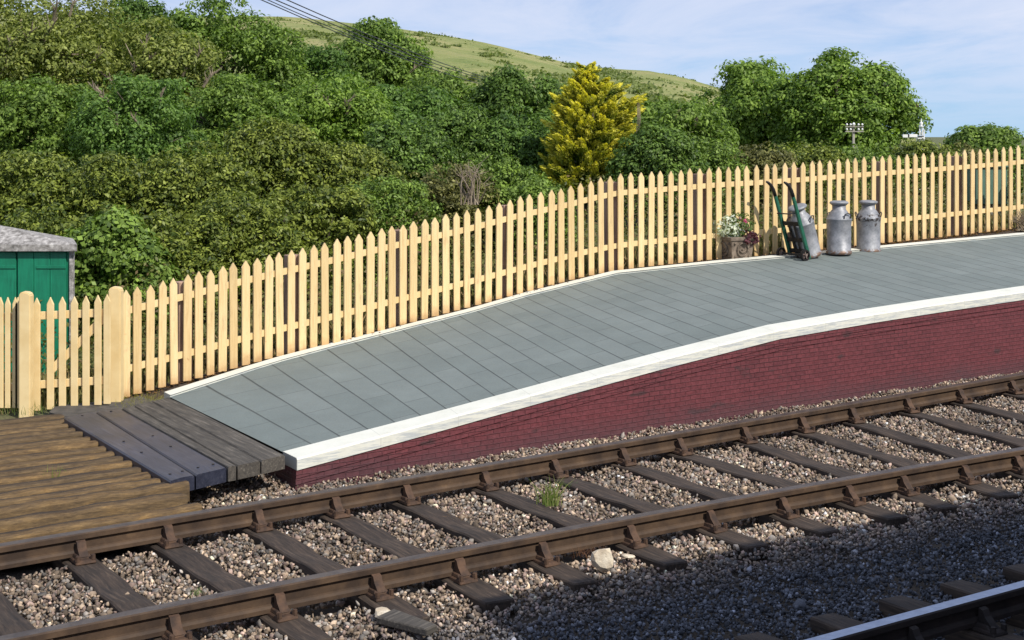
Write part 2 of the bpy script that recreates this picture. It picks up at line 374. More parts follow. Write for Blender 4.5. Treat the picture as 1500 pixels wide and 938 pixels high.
# ================================================================== SURVEYED LINES
def interp(tab, x):
    tab = sorted(tab); 
    if x <= tab[0][0]:
        (a, b), (c, d) = tab[0], tab[1]; return b + (d - b) * (x - a) / (c - a)
    if x >= tab[-1][0]:
        (a, b), (c, d) = tab[-2], tab[-1]; return b + (d - b) * (x - a) / (c - a)
    for (a, b), (c, d) in zip(tab, tab[1:]):
        if a <= x <= c: return b + (d - b) * (x - a) / (c - a)
def poly(tab, zf, xs):
    return [ground_pt(x, interp(tab, x), zf(x) if callable(zf) else zf) for x in xs]
def smooth_line(pts, deg):
    """fit n (and z) as polynomial of t: gives a clean curve"""
    t = np.array([tn(p)[0] for p in pts]); n = np.array([tn(p)[1] for p in pts])
    return np.polyfit(t, n, deg)
# rail feet (front bottom edge) and heads
front_foot = [(242, 937), (418, 899), (533, 874), (652, 847), (767, 825), (893, 806), (1023, 776), (1127, 757), (1218, 740), (1309, 723), (1396, 707), (1474, 692)]
back_foot = [(0, 839), (225, 800), (360, 775), (400, 769), (569, 739), (695, 717), (793, 699), (900, 681), (976, 665), (1075, 648), (1227, 619.5), (1330, 602), (1420, 586)]
cf = smooth_line([ground_pt(*p) for p in front_foot], 2)
cb = smooth_line([ground_pt(*p) for p in back_foot], 2)
third_top = [(1179, 938), (1260, 916), (1340, 895), (1420, 873), (1500, 851)]
RH = .135
ct = smooth_line([ground_pt(x, y, RH) for x, y in third_top], 1)
def curve_pts(c, t0, t1, k): return [(t, float(np.polyval(c, t))) for t in np.linspace(t0, t1, k)]
def curve_dir(c, t):
    d = float(np.polyval(np.polyder(c), t)); v = (T + N * d).normalized(); return v, Vector((-v.y, v.x, 0))
# clamp polynomial growth outside the surveyed stretch
def railn(c, t, lo=1.0, hi=13.0):
    if t < lo: return float(np.polyval(c, lo) + np.polyval(np.polyder(c), lo) * (t - lo))
    if t > hi: return float(np.polyval(c, hi) + np.polyval(np.polyder(c), hi) * (t - hi))
    return float(np.polyval(c, t))
HALF = .035   # half width of the foot; surveyed line is the front edge of the foot
RH = .119
PROF = [(a, b * .119 / .135) for a, b in [(-.034, .0), (-.034, .022), (-.027, .036), (-.017, .042), (-.017, .088), (-.024, .094), (-.037, .100), (-.037, .128), (-.030, .135), (.030, .135), (.037, .128), (.037, .100), (.017, .088), (.017, .042), (.034, .022), (.034, .0)]]
def rail_mesh(c, off, t0, t1, parent, mats, lo=1.0, hi=13.0):
    bm = bmesh.new(); ts = list(np.linspace(t0, t1, int((t1 - t0) / .4) + 2)); rings = []
    for t in ts:
        n0 = railn(c, t, lo, hi); n1 = railn(c, t + .01, lo, hi)
        d = (w(t + .01, n1) - w(t, n0)).normalized(); nn = Vector((-d.y, d.x, 0))
        base = w(t, n0) + nn * off
        rings.append([bm.verts.new(base + nn * a + Vector((0, 0, b))) for a, b in PROF])
    K = len(PROF)
    for r0, r1 in zip(rings, rings[1:]):
        for k in range(K):
            f = bm.faces.new((r0[k], r1[k], r1[(k + 1) % K], r0[(k + 1) % K]))
            f.material_index = 1 if k in (8,) else 0
    bm.faces.new(rings[0]); bm.faces.new(rings[-1][::-1])
    return build('rail', bm, mats, parent)
# ================================================================== TRACKS
front_ch = [(404, 904), (544, 870), (668, 843), (789, 819), (915, 795), (1032, 770), (1140, 750), (1235, 732), (1316, 714), (1405, 697), (1483, 681)]
back_ch = [(114, 821), (240, 794), (374, 769), (485, 749), (589, 728), (706, 708), (807, 686), (905, 671), (990, 655), (1086, 639), (1171, 624), (1244, 612), (1325, 600), (1400, 587), (1476, 574)]
near_line = lambda t: railn(cf, t) + .037
far_line = lambda t: railn(cb, t) + .037
def t_on(line, px):
    """t where the line crosses image column px (at the level of the rail foot)"""
    lo_, hi_ = -12.0, 60.0
    for _ in range(60):
        m_ = (lo_ + hi_) / 2; p = w(m_, line(m_)); x = CX + F * p.x / max(p.y, .1)
        if p.y < .1 or x < px: lo_ = m_
        else: hi_ = m_
    return (lo_ + hi_) / 2
tb = [t_on(far_line, x) for x, _ in back_ch]
tf_known = {1: 404, 2: 544, 3: 668, 4: 789, 5: 915, 6: 1032, 7: 1140, 8: 1235, 9: 1316, 10: 1405, 11: 1483, 0: 250}
tfr = []
for i in range(len(tb)):
    tfr.append(t_on(near_line, tf_known[i]) if i in tf_known else None)
skew = (tfr[11] - tb[11])
for i in range(len(tb)):
    if tfr[i] is None: tfr[i] = tb[i] + skew
sp = (tb[11] - tb[0]) / 11
for k in range(1, 5): tb.insert(0, tb[0] - sp); tfr.insert(0, tfr[0] - sp)
for k in range(1, 15): tb.append(tb[-1] + sp); tfr.append(tfr[-1] + sp)
def sleeper_bm(L, W=.168, D=.13):
    bm = bmesh.new()
    box(bm, (0, 0, -D / 2), (L, W, D), .008)
    bmesh.ops.subdivide_edges(bm, edges=[e for e in bm.edges if e.calc_length() > .5], cuts=14, use_grid_fill=True)
    for v in bm.verts:
        v.co.z += .006 * math.sin(v.co.x * 9 + v.co.y * 31) * (1 if v.co.z > -.05 else 0); v.co.y += .005 * math.sin(v.co.x * 13 + 1)
    return bm
def chair_bm():
    """cast iron chair; x along sleeper (across rail, -x = camera side), y along rail"""
    bm = bmesh.new()
    box(bm, (-.005, 0, .012), (.32, .125, .024), .006, taper=(.94, .9))
    box(bm, (-.01, 0, .034), (.23, .095, .022), .004, taper=(.8, .85))
    for s in (-1, 1):
        o = [(.040, .04), (.120, .035), (.105, .055), (.080, .080), (.066, .112), (.045, .120)]
        if s > 0: o = [(.075, .04), (.165, .035), (.145, .06), (.115, .10), (.085, .115), (.075, .09)]
        prism(bm, [(s * a, b) for a, b in o], -.027 if s < 0 else -.034, .027 if s < 0 else .034, lambda a, b, c: Vector((a, c, b)))
        for q in (-1, 1):
            bmesh.ops.create_cone(bm, cap_ends=True, segments=6, radius1=.016, radius2=.014, depth=.03, matrix=Matrix.Translation((s * .145, q * .045, .036)))
    for v in bm.verts: v.co = Vector((v.co.x * .9, v.co.y * .86, v.co.z * .86))
    return bm
def key_bm():
    bm = bmesh.new(); box(bm, (.058, .01, .062), (.034, .17, .048), .005); return bm
def make_track(name, label, lineA, lineB, tA, tB, reach_front, reach_back, cm='chairiron'):
    root = empty(name, w(tA[len(tA) // 2], lineA(tA[len(tA) // 2])))
    tag(root, label, 'railway track')
    org = root.location.copy()
    proto = None
    for i in range(len(tA)):
        a = w(tA[i], lineA(tA[i])); b = w(tB[i], lineB(tB[i])); d = (b - a).normalized()
        L = (b - a).length + reach_front + reach_back
        c = a - d * reach_front + d * L / 2
        ang = math.atan2(d.y, d.x)
        if proto is None:
            sl = build('sleeper', sleeper_bm(2.75), M['sleeper'], root)
            bmk = chair_bm(); ch = build('rail_chair', bmk, M[cm], sl)
            kb = None
            proto = (sl, ch)
        else:
            sl = proto[0].copy(); COL.objects.link(sl); sl.parent = root
            ch = proto[1].copy(); COL.objects.link(ch); ch.parent = sl
        ch2 = proto[1].copy(); COL.objects.link(ch2); ch2.parent = sl
        sl.location = c - org; sl.rotation_euler = (0, 0, ang + random.uniform(-.012, .012)); sl.scale = (L / 2.75, random.uniform(.93, 1.05), 1)
        sl.location.z = random.uniform(-.004, .0)
        x1 = -L / 2 + reach_front; x2 = L / 2 - reach_back
        for q, xx in ((ch, x1), (ch2, x2)):
            q.location = (xx / sl.scale.x, 0, 0); q.scale = (1 / sl.scale.x, 1, 1)
    return root
line_front = lambda t: railn(cf, t) + .037
line_back = lambda t: railn(cb, t) + .037
trk = make_track('railway_track', 'rusty brown railway track on dark wooden sleepers running past the brick platform in sunlight', line_front, line_back, tfr, tb, .44, .35)
for c in (cf, cb):
    r = rail_mesh(c, .037, -8, 34, trk, [M['railsteel'], M['railhead']]); r.location = -trk.location; 
for o in trk.children:
    if o.name.startswith('rail') and not o.name.startswith('rail_'): o.location = (-trk.location.x, -trk.location.y, -trk.location.z + .014)
# near track, mostly below the frame: one polished rail shows
n3 = lambda t: float(np.polyval(ct, t)) - .02
n4 = lambda t: float(np.polyval(ct, t)) - .02 - 1.505
near_sl = [(1084, 932), (1204, 907), (1293, 884), (1398, 860), (1490, 836)]
tt = []
for x, y in near_sl:
    p = ground_pt(x, y, -.02); tt.append(tn(p)[0])
spn = (tt[-1] - tt[0]) / 4
T3 = [tt[0] + spn * k for k in range(-9, 24)]
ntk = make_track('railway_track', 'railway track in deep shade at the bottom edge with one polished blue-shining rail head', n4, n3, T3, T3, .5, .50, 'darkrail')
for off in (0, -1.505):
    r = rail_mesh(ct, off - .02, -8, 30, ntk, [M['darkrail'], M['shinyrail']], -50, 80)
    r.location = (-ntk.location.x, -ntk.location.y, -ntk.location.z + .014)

# ================================================================== PLATFORM
wall_base = [(415, 715), (780, 652), (1150, 598), (1500, 541)]
cw = smooth_line([ground_pt(x, y, 0) for x, y in wall_base], 1)
wall_n = lambda t: float(np.polyval(cw, t))
cop_edge = [(435, 672.5), (620, 623), (800, 573), (1000, 519), (1120, 488), (1175, 477.5), (1340, 451), (1500, 428)]
OVER = .025
def on_line(px, nfun):
    lo_, hi_ = -12.0, 60.0
    for _ in range(60):
        m_ = (lo_ + hi_) / 2; p = w(m_, nfun(m_)); x = CX + F * p.x / max(p.y, .1)
        if p.y < .1 or x < px: lo_ = m_
        else: hi_ = m_
    return (lo_ + hi_) / 2
FRONT = []   # (t, n, z) of coping front top edge
for x, y in cop_edge:
    t = on_line(x, lambda q: wall_n(q) - OVER); p = w(t, wall_n(t) - OVER)
    FRONT.append((t, wall_n(t) - OVER, H - (y - HY) * p.y / F))
t, n, z = FRONT[-1]; FRONT.append((t + 20, wall_n(t + 20) - OVER, z + .02))
# back edge of paving (inner edge of white strip), with assumed heights
back_edge = [(249, 582, .215), (330, 555, .27), (415, 529, .33), (532, 498, .41), (650, 470, .51), (760, 438, .64), (850, 413, .75), (905, 402, .81), (960, 396, .84), (1052, 387, .87), (1150, 378, .90), (1250, 369, .93), (1350, 359.5, .96), (1500, 345.5, 1.0)]
BACK = [];
for x, y, z in back_edge:
    p = ground_pt(x, y, z); BACK.append((p.x, p.y, z))
print('FRONT', [tuple(round(v, 2) for v in q) for q in FRONT]); print('BACK tn', [tuple(round(v, 2) for v in (*tn(Vector(q)), q[2])) for q in BACK])
bl = Vector(BACK[-1]); bp = Vector(BACK[-4]); dd = (bl - bp).normalized(); dd.z = 0; e_ = bl + dd * 20; BACK.append((e_.x, e_.y, bl.z + .02))
def resample(pts, k):
    pts = [Vector(p) for p in pts]; L = [0]
    for a, b in zip(pts, pts[1:]): L.append(L[-1] + (b - a).length)
    out = []
    for s in np.linspace(0, L[-1], k):
        i = max(j for j in range(len(L)) if L[j] <= s + 1e-9); i = min(i, len(pts) - 2)
        f_ = (s - L[i]) / max(L[i + 1] - L[i], 1e-9); out.append(pts[i].lerp(pts[i + 1], f_))
    return out
fr = [w(t, n, z) for t, n, z in FRONT]
# parametrise both edges so rows run across: pair by matching keys
keyF = [fr[0], fr[2], fr[5], fr[-2], fr[-1]]
def sub_line(pts, i0, i1, k): return resample(pts[i0:i1 + 1], k)
bk = [Vector(p) for p in BACK]
def at_px(line, px_):
    for a, b in zip(line, line[1:]):
        xa, xb = CX + F * a.x / a.y, CX + F * b.x / b.y
        if xa <= px_ <= xb or b is line[-1]: 
            lo_, hi_ = 0.0, 1.0
            for _ in range(40):
                m_ = (lo_ + hi_) / 2; p = a.lerp(b, m_)
                if CX + F * p.x / p.y < px_: lo_ = m_
                else: hi_ = m_
            return a.lerp(b, lo_)
# where the slab joints meet the two edges of the paving
pairs = [(375, 534), (415, 572), (490, 642), (568, 713), (690, 860), (775, 970), (905, 1144), (1052, 1290), (1150, 1395), (1250, 1492)]
KA = [fr[0]] + [at_px(fr, f_) for _, f_ in pairs]; KB = [bk[0]] + [at_px(bk, b_) for b_, _ in pairs]
dA = (KA[-1] - KA[-3]) / (KA[-1] - KA[-3]).length; dB = (KB[-1] - KB[-3]) / (KB[-1] - KB[-3]).length
KB += [at_px(bk, 1500)]; KA += [KA[-1] + dA * (KB[-1] - KB[-2]).length * .93]; dA.z = dB.z = .0
KA.append(KA[-1] + dA * 16); KB.append(KB[-1] + dB * 17)
def spline(K, per=8):
    L = [0.0]
    for a, b in zip(K, K[1:]): L.append(L[-1] + 1)
    out = []
    for i in range(len(K) - 1):
        p0, p1, p2, p3 = K[max(i - 1, 0)], K[i], K[i + 1], K[min(i + 2, len(K) - 1)]
        for q in range(per):
            out.append(p1.lerp(p2, q / per))
    out.append(K[-1]); return out
Fp, Bp = spline(KA), spline(KB)
plat = empty('railway_platform', fr[0]); tag(plat, 'maroon painted brick platform with grey slab paving and white edging, ramping up from the left', 'platform')
po = plat.location.copy()
COPW = .21; COPT = .075
bm = bmesh.new(); uvl = bm.loops.layers.uv.new('UVMap')
rows = []; s = 0; ACR = 10
for i, (a, b) in enumerate(zip(Fp, Bp)):
    if i: s += (Fp[i] - Fp[i - 1]).length
    d = (b - a); Wd = Vector((d.x, d.y, 0)).length
    a2 = a + d * (COPW / Wd)
    rows.append([(bm.verts.new(a2.lerp(b, q / ACR) - po), COPW + (Wd - COPW) * q / ACR, s) for q in range(ACR + 1)])
for r0, r1 in zip(rows, rows[1:]):
    for q in range(ACR):
        vs = (r0[q], r1[q], r1[q + 1], r0[q + 1]); f = bm.faces.new([v[0] for v in vs])
        for lp, v in zip(f.loops, vs): lp[uvl].uv = (v[1], v[2])
bmesh.ops.recalc_face_normals(bm, faces=bm.faces)
if sum(f.normal.z for f in bm.faces) < 0: bmesh.ops.reverse_faces(bm, faces=bm.faces)
me = bpy.data.meshes.new('paving'); bm.to_mesh(me); bm.free(); me.materials.append(M['paving'])
link(bpy.data.objects.new('paving', me), plat)
def strip(name, prof, line_a, line_b, m, parent, org, close=True, uvm=True, bev=.0):
    """sweep: prof is list of (across metres from a toward b, up)"""
    bm = bmesh.new(); uvl = bm.loops.layers.uv.new('UVMap'); rings = []; s = 0
    for i, (a, b) in enumerate(zip(line_a, line_b)):
        if i: s += (Vector(line_a[i]) - Vector(line_a[i - 1])).length
        d = Vector((b.x - a.x, b.y - a.y, 0)); Wd = d.length; sl = (b.z - a.z) / Wd; d.normalize()
        rings.append([(bm.verts.new(a + d * x + Vector((0, 0, y + sl * x)) - org), s, sum(0 for _ in ()) + x + y) for x, y in prof])
    K = len(prof)
    for r0, r1 in zip(rings, rings[1:]):
        for k in range(K if close else K - 1):
            vs = (r0[k], r1[k], r1[(k + 1) % K], r0[(k + 1) % K]); f = bm.faces.new([v[0] for v in vs])
            for lp, v in zip(f.loops, vs): lp[uvl].uv = (v[1], v[2])
    bm.faces.new([v[0] for v in rings[0]]); bm.faces.new([v[0] for v in rings[-1]][::-1])
    return build(name, bm, m, parent)
strip('front_coping', [(0.008, 0.004), (0, -.008), (.002, -COPT), (COPW, -COPT), (COPW + .004, 0.004)], Fp, Bp, M['coping'], plat, po)
# white strip along the back edge
Fp2 = [b + (a - b).normalized() * 0.0 for a, b in zip(Fp, Bp)]
strip('back_edging', [(0, .014), (.012, .018), (-.13, .018), (-.14, -.16), (0, -.16)], Bp, Fp, M['coping'], plat, po)
# brick wall (battered face), body below
bm = bmesh.new(); uvl = bm.loops.layers.uv.new('UVMap'); prev = None; s = 0
for i, a in enumerate(Fp):
    if i: s += (Fp[i] - Fp[i - 1]).length
    t, n = tn(a); top = a.z - COPT
    nn = wall_n(t)
    col = []
    hts = [(-.15, .012), (top - .10, .0), (top - .097, -.007), (top - .058, -.007), (top - .055, -.014), (top - .002, -.014)]
    for zz, o in hts: col.append((bm.verts.new(w(t, nn + o, min(zz, top) if zz > 0 or True else zz) - po), s, zz))
    if prev:
        for k in range(len(col) - 1):
            vs = (prev[k], col[k], col[k + 1], prev[k + 1]); f = bm.faces.new([v[0] for v in vs])
            for lp, v in zip(f.loops, vs): lp[uvl].uv = (v[1], v[2])
    else:
        # end face returns across the toe
        b = Bp[0]; tb0, nb0 = tn(b)
        e0 = [(bm.verts.new(w(t + (tb0 - t), nb0, zz) - po), -2.2, zz) for zz in (-.15, b.z - COPT)]
        vs = (col[0], col[-1], e0[1], e0[0]); f = bm.faces.new([v[0] for v in vs])
        for lp, v in zip(f.loops, [(0, 0, -.15), (0, 0, top), (0, 2.2, top), (0, 2.2, -.15)]): lp[uvl].uv = (v[1], v[2])
    prev = col
build('brick_wall', bm, M['brick'], plat)
# ================================================================== GROUND
fence_top_tab = [(184, 425), (274, 403), (360, 381), (443, 362), (525, 343), (605, 325), (684, 308), (761, 288), (837, 272), (875, 261.5), (909, 254.6), (982, 249.5), (1052, 244), (1136, 239.7), (1162, 238), (1292, 228.5), (1377, 223), (1458, 217), (1491.6, 214)]
fence_bot_tab = [(184, 582), (217, 573), (307, 550), (393, 526), (493, 502), (590, 476), (700, 447), (800, 420), (850, 407), (894, 398), (937, 392), (1039, 381), (1124, 374), (1292, 356.5), (1341, 352), (1412, 344), (1489, 335)]
fence_z = lambda x: interp([(184, .14), (249, .20), (415, .34), (650, .53), (850, .78), (905, .83), (1052, .89), (1250, .95), (1500, 1.02)], x)
fz_line = [ground_pt(x, interp(fence_bot_tab, x), fence_z(x)) for x in range(180, 1520, 20)]
ft = [tn(p) for p in fz_line]
fence_n = lambda t: float(np.interp(t, [a for a, b in ft], [b for a, b in ft]))
fence_gz = lambda t: float(np.interp(t, [a for a, b in ft], [p.z for p in fz_line]))
print('fence tn', [(round(a, 2), round(b, 2)) for a, b in ft][::8])
ax = np.concatenate([-np.geomspace(900, 26, 26), np.arange(-25, 60, .5), np.geomspace(61, 1500, 30)])
ay = np.concatenate([-np.geomspace(600, 11, 22), np.arange(-10, 60, .5), np.geomspace(61, 2500, 34)])
GX, GY = np.meshgrid(ax, ay, indexing='ij')
TT = GX * T.x + GY * T.y; NN = GX * N.x + GY * N.y
fn = np.interp(TT, [a for a, b in ft], [b for a, b in ft]); fz = np.interp(TT, [a for a, b in ft], [p.z for p in fz_line])
sm = lambda a, lo, hi: np.clip((a - lo) / (hi - lo), 0, 1) ** 2 * (3 - 2 * np.clip((a - lo) / (hi - lo), 0, 1))
Z0 = -.09 + sm(NN, fn - .8, fn - .35) * (fz - .06 + .09) 
Z0 = np.where(NN < fn - .8, -.09, Z0)
bank = .45 * sm(NN - fn, .5, 5) * (1 - sm(TT, 14, 30)) 
Z0 = Z0 + bank
# local dip for the area in front of the gate, kept just under the boards
Z0 = np.where((TT < 3.9) & (NN > 9.8) & (NN < fn + .2), np.minimum(Z0, .10), Z0)
V = np.stack([GX, GY, Z0], -1).reshape(-1, 3); a_, b_ = GX.shape
I = np.arange(a_ * b_).reshape(a_, b_); Fg = np.stack([I[:-1, :-1], I[1:, :-1], I[1:, 1:], I[:-1, 1:]], -1).reshape(-1, 4)
tag(np_mesh('ground', V, Fg, M['ground'], smooth=True), kind='structure')
# hill
crest = [(-1500, 60), (-600, 30), (0, 22), (430, 26), (560, 36), (700, 62), (850, 95), (950, 104), (1000, 115), (1040, 127), (1120, 150), (1250, 188), (1330, 207), (1400, 212), (1600, 213), (3500, 213)]
us = np.linspace(-1500, 3000, 170); zs = np.concatenate([np.linspace(75, 460, 90), np.geomspace(480, 1600, 14)])
HV = []
for u in us:
    yc = interp(crest, u)
    C = (HY - yc) * 420 / F + H + .9 * math.sin(u * .02) * .4
    for z in zs:
        q = (z - 75) / (420 - 75)
        h = C * (max(q, 0) ** .95) if q < 1 else C * (1 - min((q - 1) * .25, 1.0) * .8)
        h += .5 * math.sin(z * .045 + u * .006) * math.sin(u * .011) * min(q * 3, 1) * (1 if q < .9 else 0)
        HV.append(((u - CX) * z / F, z, max(h, -1) + (.0 if q > 0.02 else -.6)))
a_, b_ = len(us), len(zs); I = np.arange(a_ * b_).reshape(a_, b_)
Fh = np.stack([I[:-1, :-1], I[1:, :-1], I[1:, 1:], I[:-1, 1:]], -1).reshape(-1, 4)
tag(np_mesh('hill', np.array(HV), Fh, M['hill'], smooth=True), kind='structure')
# ================================================================== BALLAST
def ico():
    p = (1 + 5 ** .5) / 2
    v = np.array([(-1, p, 0), (1, p, 0), (-1, -p, 0), (1, -p, 0), (0, -1, p), (0, 1, p), (0, -1, -p), (0, 1, -p), (p, 0, -1), (p, 0, 1), (-p, 0, -1), (-p, 0, 1)], float)
    v /= np.linalg.norm(v[0])
    f = np.array([(0, 11, 5), (0, 5, 1), (0, 1, 7), (0, 7, 10), (0, 10, 11), (1, 5, 9), (5, 11, 4), (11, 10, 2), (10, 7, 6), (7, 1, 8), (3, 9, 4), (3, 4, 2), (3, 2, 6), (3, 6, 8), (3, 8, 9), (4, 9, 5), (2, 4, 11), (6, 2, 10), (8, 6, 7), (9, 8, 1)])
    return v, f
IV, IF = ico()
def rand_rot(n):
    q = rng.normal(size=(n, 4)); q /= np.linalg.norm(q, axis=1)[:, None]; a, b, c, d = q.T
    return np.stack([1 - 2 * (c * c + d * d), 2 * (b * c - a * d), 2 * (b * d + a * c), 2 * (b * c + a * d), 1 - 2 * (b * b + d * d), 2 * (c * d - a * b), 2 * (b * d - a * c), 2 * (c * d + a * b), 1 - 2 * (b * b + c * c)], -1).reshape(n, 3, 3)
def stones(P, size, col):
    n = len(P); base = IV[None] * rng.uniform(.72, 1.12, (n, 12, 1))
    # cut faces: snap to a few random planes to get crushed-rock facets
    for _ in range(6):
        pn = rng.normal(size=(n, 1, 3)); pn /= np.linalg.norm(pn, axis=2)[..., None]
        dd_ = (base * pn).sum(2, keepdims=True); lim = rng.uniform(.32, .62, (n, 1, 1))
        base = np.where(dd_ > lim, base - (dd_ - lim) * pn, base)
    sc = rng.uniform(.55, 1.2, (n, 1, 3)); sc[..., 2] *= .85
    base = base * sc * size[:, None, None]
    base = np.einsum('nij,nkj->nki', rand_rot(n), base)
    V = (base + P[:, None, :]).reshape(-1, 3)
    Fc = (IF[None] + (np.arange(n) * 12)[:, None, None]).reshape(-1, 3)
    return V, Fc, np.repeat(col, 20, 0)
def scatter_tn(t0, t1, n0, n1, dens):
    k = int((t1 - t0) * (n1 - n0) * dens); return rng.uniform(t0, t1, k), rng.uniform(n0, n1, k)
tA, nA = scatter_tn(1.2, 13.5, 3.0, 9.4, 3300)
tB, nB = scatter_tn(13.5, 24, 3.0, 9.6, 900)
tA = np.concatenate([tA, tB]); nA = np.concatenate([nA, nB])
cfv = np.vectorize(lambda t: railn(cf, t)); cbv = np.vectorize(lambda t: railn(cb, t)); ctv = np.polyval(ct, tA)
nf, nb_ = cfv(tA) + .037, cbv(tA) + .037; wn = np.vectorize(wall_n)(tA)
X = tA * T.x + nA * N.x; Y = tA * T.y + nA * N.y
px = CX + F * X / Y; py = HY + F * H / Y
keep = (nA < wn + .02) & (px > -60) & (px < 1570) & (py < 1000) & (Y > 2)
keep |= (tA > 2.6) & (tA < 4.3) & (nA < wn + 1.6) & (px > 150)      # void beside the toe under the boards
keep &= ~((tA < 2.75) & (nA > nb_ + .0))
# clear the sleepers and rails
def seg_dist(ta, na, tb_, nb2):
    d0, d1 = tb_ - ta, nb2 - na; L = math.hypot(d0, d1); d0 /= L; d1 /= L
    s_ = (tA - ta) * d0 + (nA - na) * d1; r_ = np.abs((tA - ta) * -d1 + (nA - na) * d0); return s_, r_, L
for ta, tb_ in zip(tfr, tb):
    s_, r_, L = seg_dist(ta, line_front(ta), tb_, line_back(tb_))
    on = (r_ < .088) & (s_ > -.43) & (s_ < L + .12)
    keep &= ~(on & (rng.random(len(tA)) < .985))
for t3 in T3:
    s_, r_, L = seg_dist(t3, n4(t3), t3, n3(t3)); on = (r_ < .088) & (s_ > -.5) & (s_ < L + .46)
    keep &= ~(on & (rng.random(len(tA)) < .97))
keep &= (np.abs(nA - nf) > .043) & (np.abs(nA - nb_) > .043) & (np.abs(nA - ctv + .02) > .06)
tA, nA, nf, nb_, wn, ctv, py = [q[keep] for q in (tA, nA, nf, nb_, wn, ctv, py)]
zb = np.full(len(tA), -.030)
zb = np.where(nA > nb_ + .05, -.03 + .015 * np.clip((nA - nb_) / .9, 0, 1), zb)
zb = np.where(nA < nf - .25, -.03 - .045 * np.clip((nf - .25 - nA) / .5, 0, 1) * .5, zb)
zb = zb + .012 * np.sin(tA * 7 + nA * 3) * np.sin(nA * 6 - tA * 2) + rng.uniform(-.022, .012, len(tA))
shade_zone = np.clip((nf - .35 - nA) / .5, 0, 1)      # 0 = old brown ballast, 1 = blue-grey, darkened to deepen the shade by colour
sz = rng.lognormal(math.log(.0153), .28, len(tA)); sz = np.where(tA > 13.5, sz * 1.5, sz) * (1 - .2 * shade_zone)
P = np.stack([tA * T.x + nA * N.x, tA * T.y + nA * N.y, zb], -1)
br_ = rng.lognormal(math.log(.175), .55, len(tA))[:, None]
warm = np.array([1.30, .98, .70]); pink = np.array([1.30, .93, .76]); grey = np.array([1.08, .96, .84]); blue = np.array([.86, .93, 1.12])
sel = rng.random(len(tA))[:, None]
c = np.where(sel < .55, warm, np.where(sel < .75, pink, grey))
out_band = ((nA < nf - .02) & (shade_zone < .5))[:, None]
br_ = np.where(out_band, br_ * 1.25, br_)
patch = (.5 + .5 * np.sin(tA * 2.3 + nA * 1.7) * np.sin(nA * 3.1 - tA * 1.1))[:, None]
c = c * br_ * (.78 + .35 * patch)
shade_col = blue * rng.lognormal(math.log(.088), .55, len(tA))[:, None]
c = c * (1 - shade_zone[:, None]) + shade_col * shade_zone[:, None]
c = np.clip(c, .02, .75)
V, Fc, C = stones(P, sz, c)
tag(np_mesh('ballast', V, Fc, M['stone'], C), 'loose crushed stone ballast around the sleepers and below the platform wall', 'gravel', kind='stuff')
print('stones', len(tA))
# dirt bed directly under the stones, so gaps read as dark grit
# ================================================================== LOOSE ROCKS
def rock(px, py, r, label, sc=(1, 1, 1), z=.0, name='rock', seed=0):
    p = ground_pt(px, py, 0); bm = bmesh.new(); bmesh.ops.create_icosphere(bm, subdivisions=2, radius=r); rr = random.Random(seed)
    for _ in range(7):
        d = Vector((rr.gauss(0, 1), rr.gauss(0, 1), rr.gauss(0, 1))).normalized(); lim = r * rr.uniform(.5, .8)
        for v in bm.verts:
            q = v.co.dot(d)
            if q > lim: v.co -= d * (q - lim)
    for v in bm.verts: v.co = Vector((v.co.x * sc[0], v.co.y * sc[1], v.co.z * sc[2])) * rr.uniform(.95, 1.05)
    o = build(name, bm, M['rock'], loc=p + Vector((0, 0, z))); tag(o, label, 'rock'); return o
rock(883, 832, .062, 'jagged cream limestone rock beside the front rail at the shadow edge', (1.05, 1, 1.1), .045, seed=3)
rock(563, 902, .05, 'flat tan stone lying beside a broken timber near the bottom edge', (1.25, 1, .5), .015, seed=5)
rock(920, 818, .03, 'small pale flat stone just right of the jagged limestone rock', (1.3, 1, .6), .01, seed=8)
# ================================================================== BOARDED CROSSING
deck = empty('board_crossing', w(1.0, 9.2, .1)); tag(deck, 'weathered brown ridged timber crossing of long mossy boards at the left edge', 'board crossing')
do = deck.location.copy()
n0 = 7.60; wd = .178; rb = random.Random(4)
for k in range(17):
    na = n0 + k * wd; endt = 3.08 + rb.uniform(-.05, .06) + .004 * k
    bm = bmesh.new(); segs_ = 46; A = []
    zt = .163 + rb.uniform(-.006, .006) + (.0 if k > 1 else -.02 * (2 - k))
    ph = rb.uniform(0, 9)
    prof = [(0.0, -.1), (0.0, -.006), (.006, .006), (.020, .012), (.070, .010), (.120, .002), (.150, -.018), (.165, -.1)]
    L0 = -4.6
    for i in range(segs_ + 1):
        tt_ = (L0 + (endt - L0) * i / segs_); rag = .003 * math.sin(i * 1.3 + ph) + .003 * math.sin(i * 2.9 + ph * 2)
        A.append([bm.verts.new(Vector((tt_ - endt, a, b + (rag if b > -.05 else 0) + (rb.uniform(-.004, .004) if b > -.05 else 0)))) for a, b in prof])
    for r0, r1 in zip(A, A[1:]):
        for q in range(len(prof) - 1): bm.faces.new((r0[q], r1[q], r1[q + 1], r0[q + 1]))
    bm.faces.new(A[-1]); bm.faces.new(A[0][::-1])
    build('board', bm, M['deck'], deck, w(endt, na, zt) - do, rz=TH)
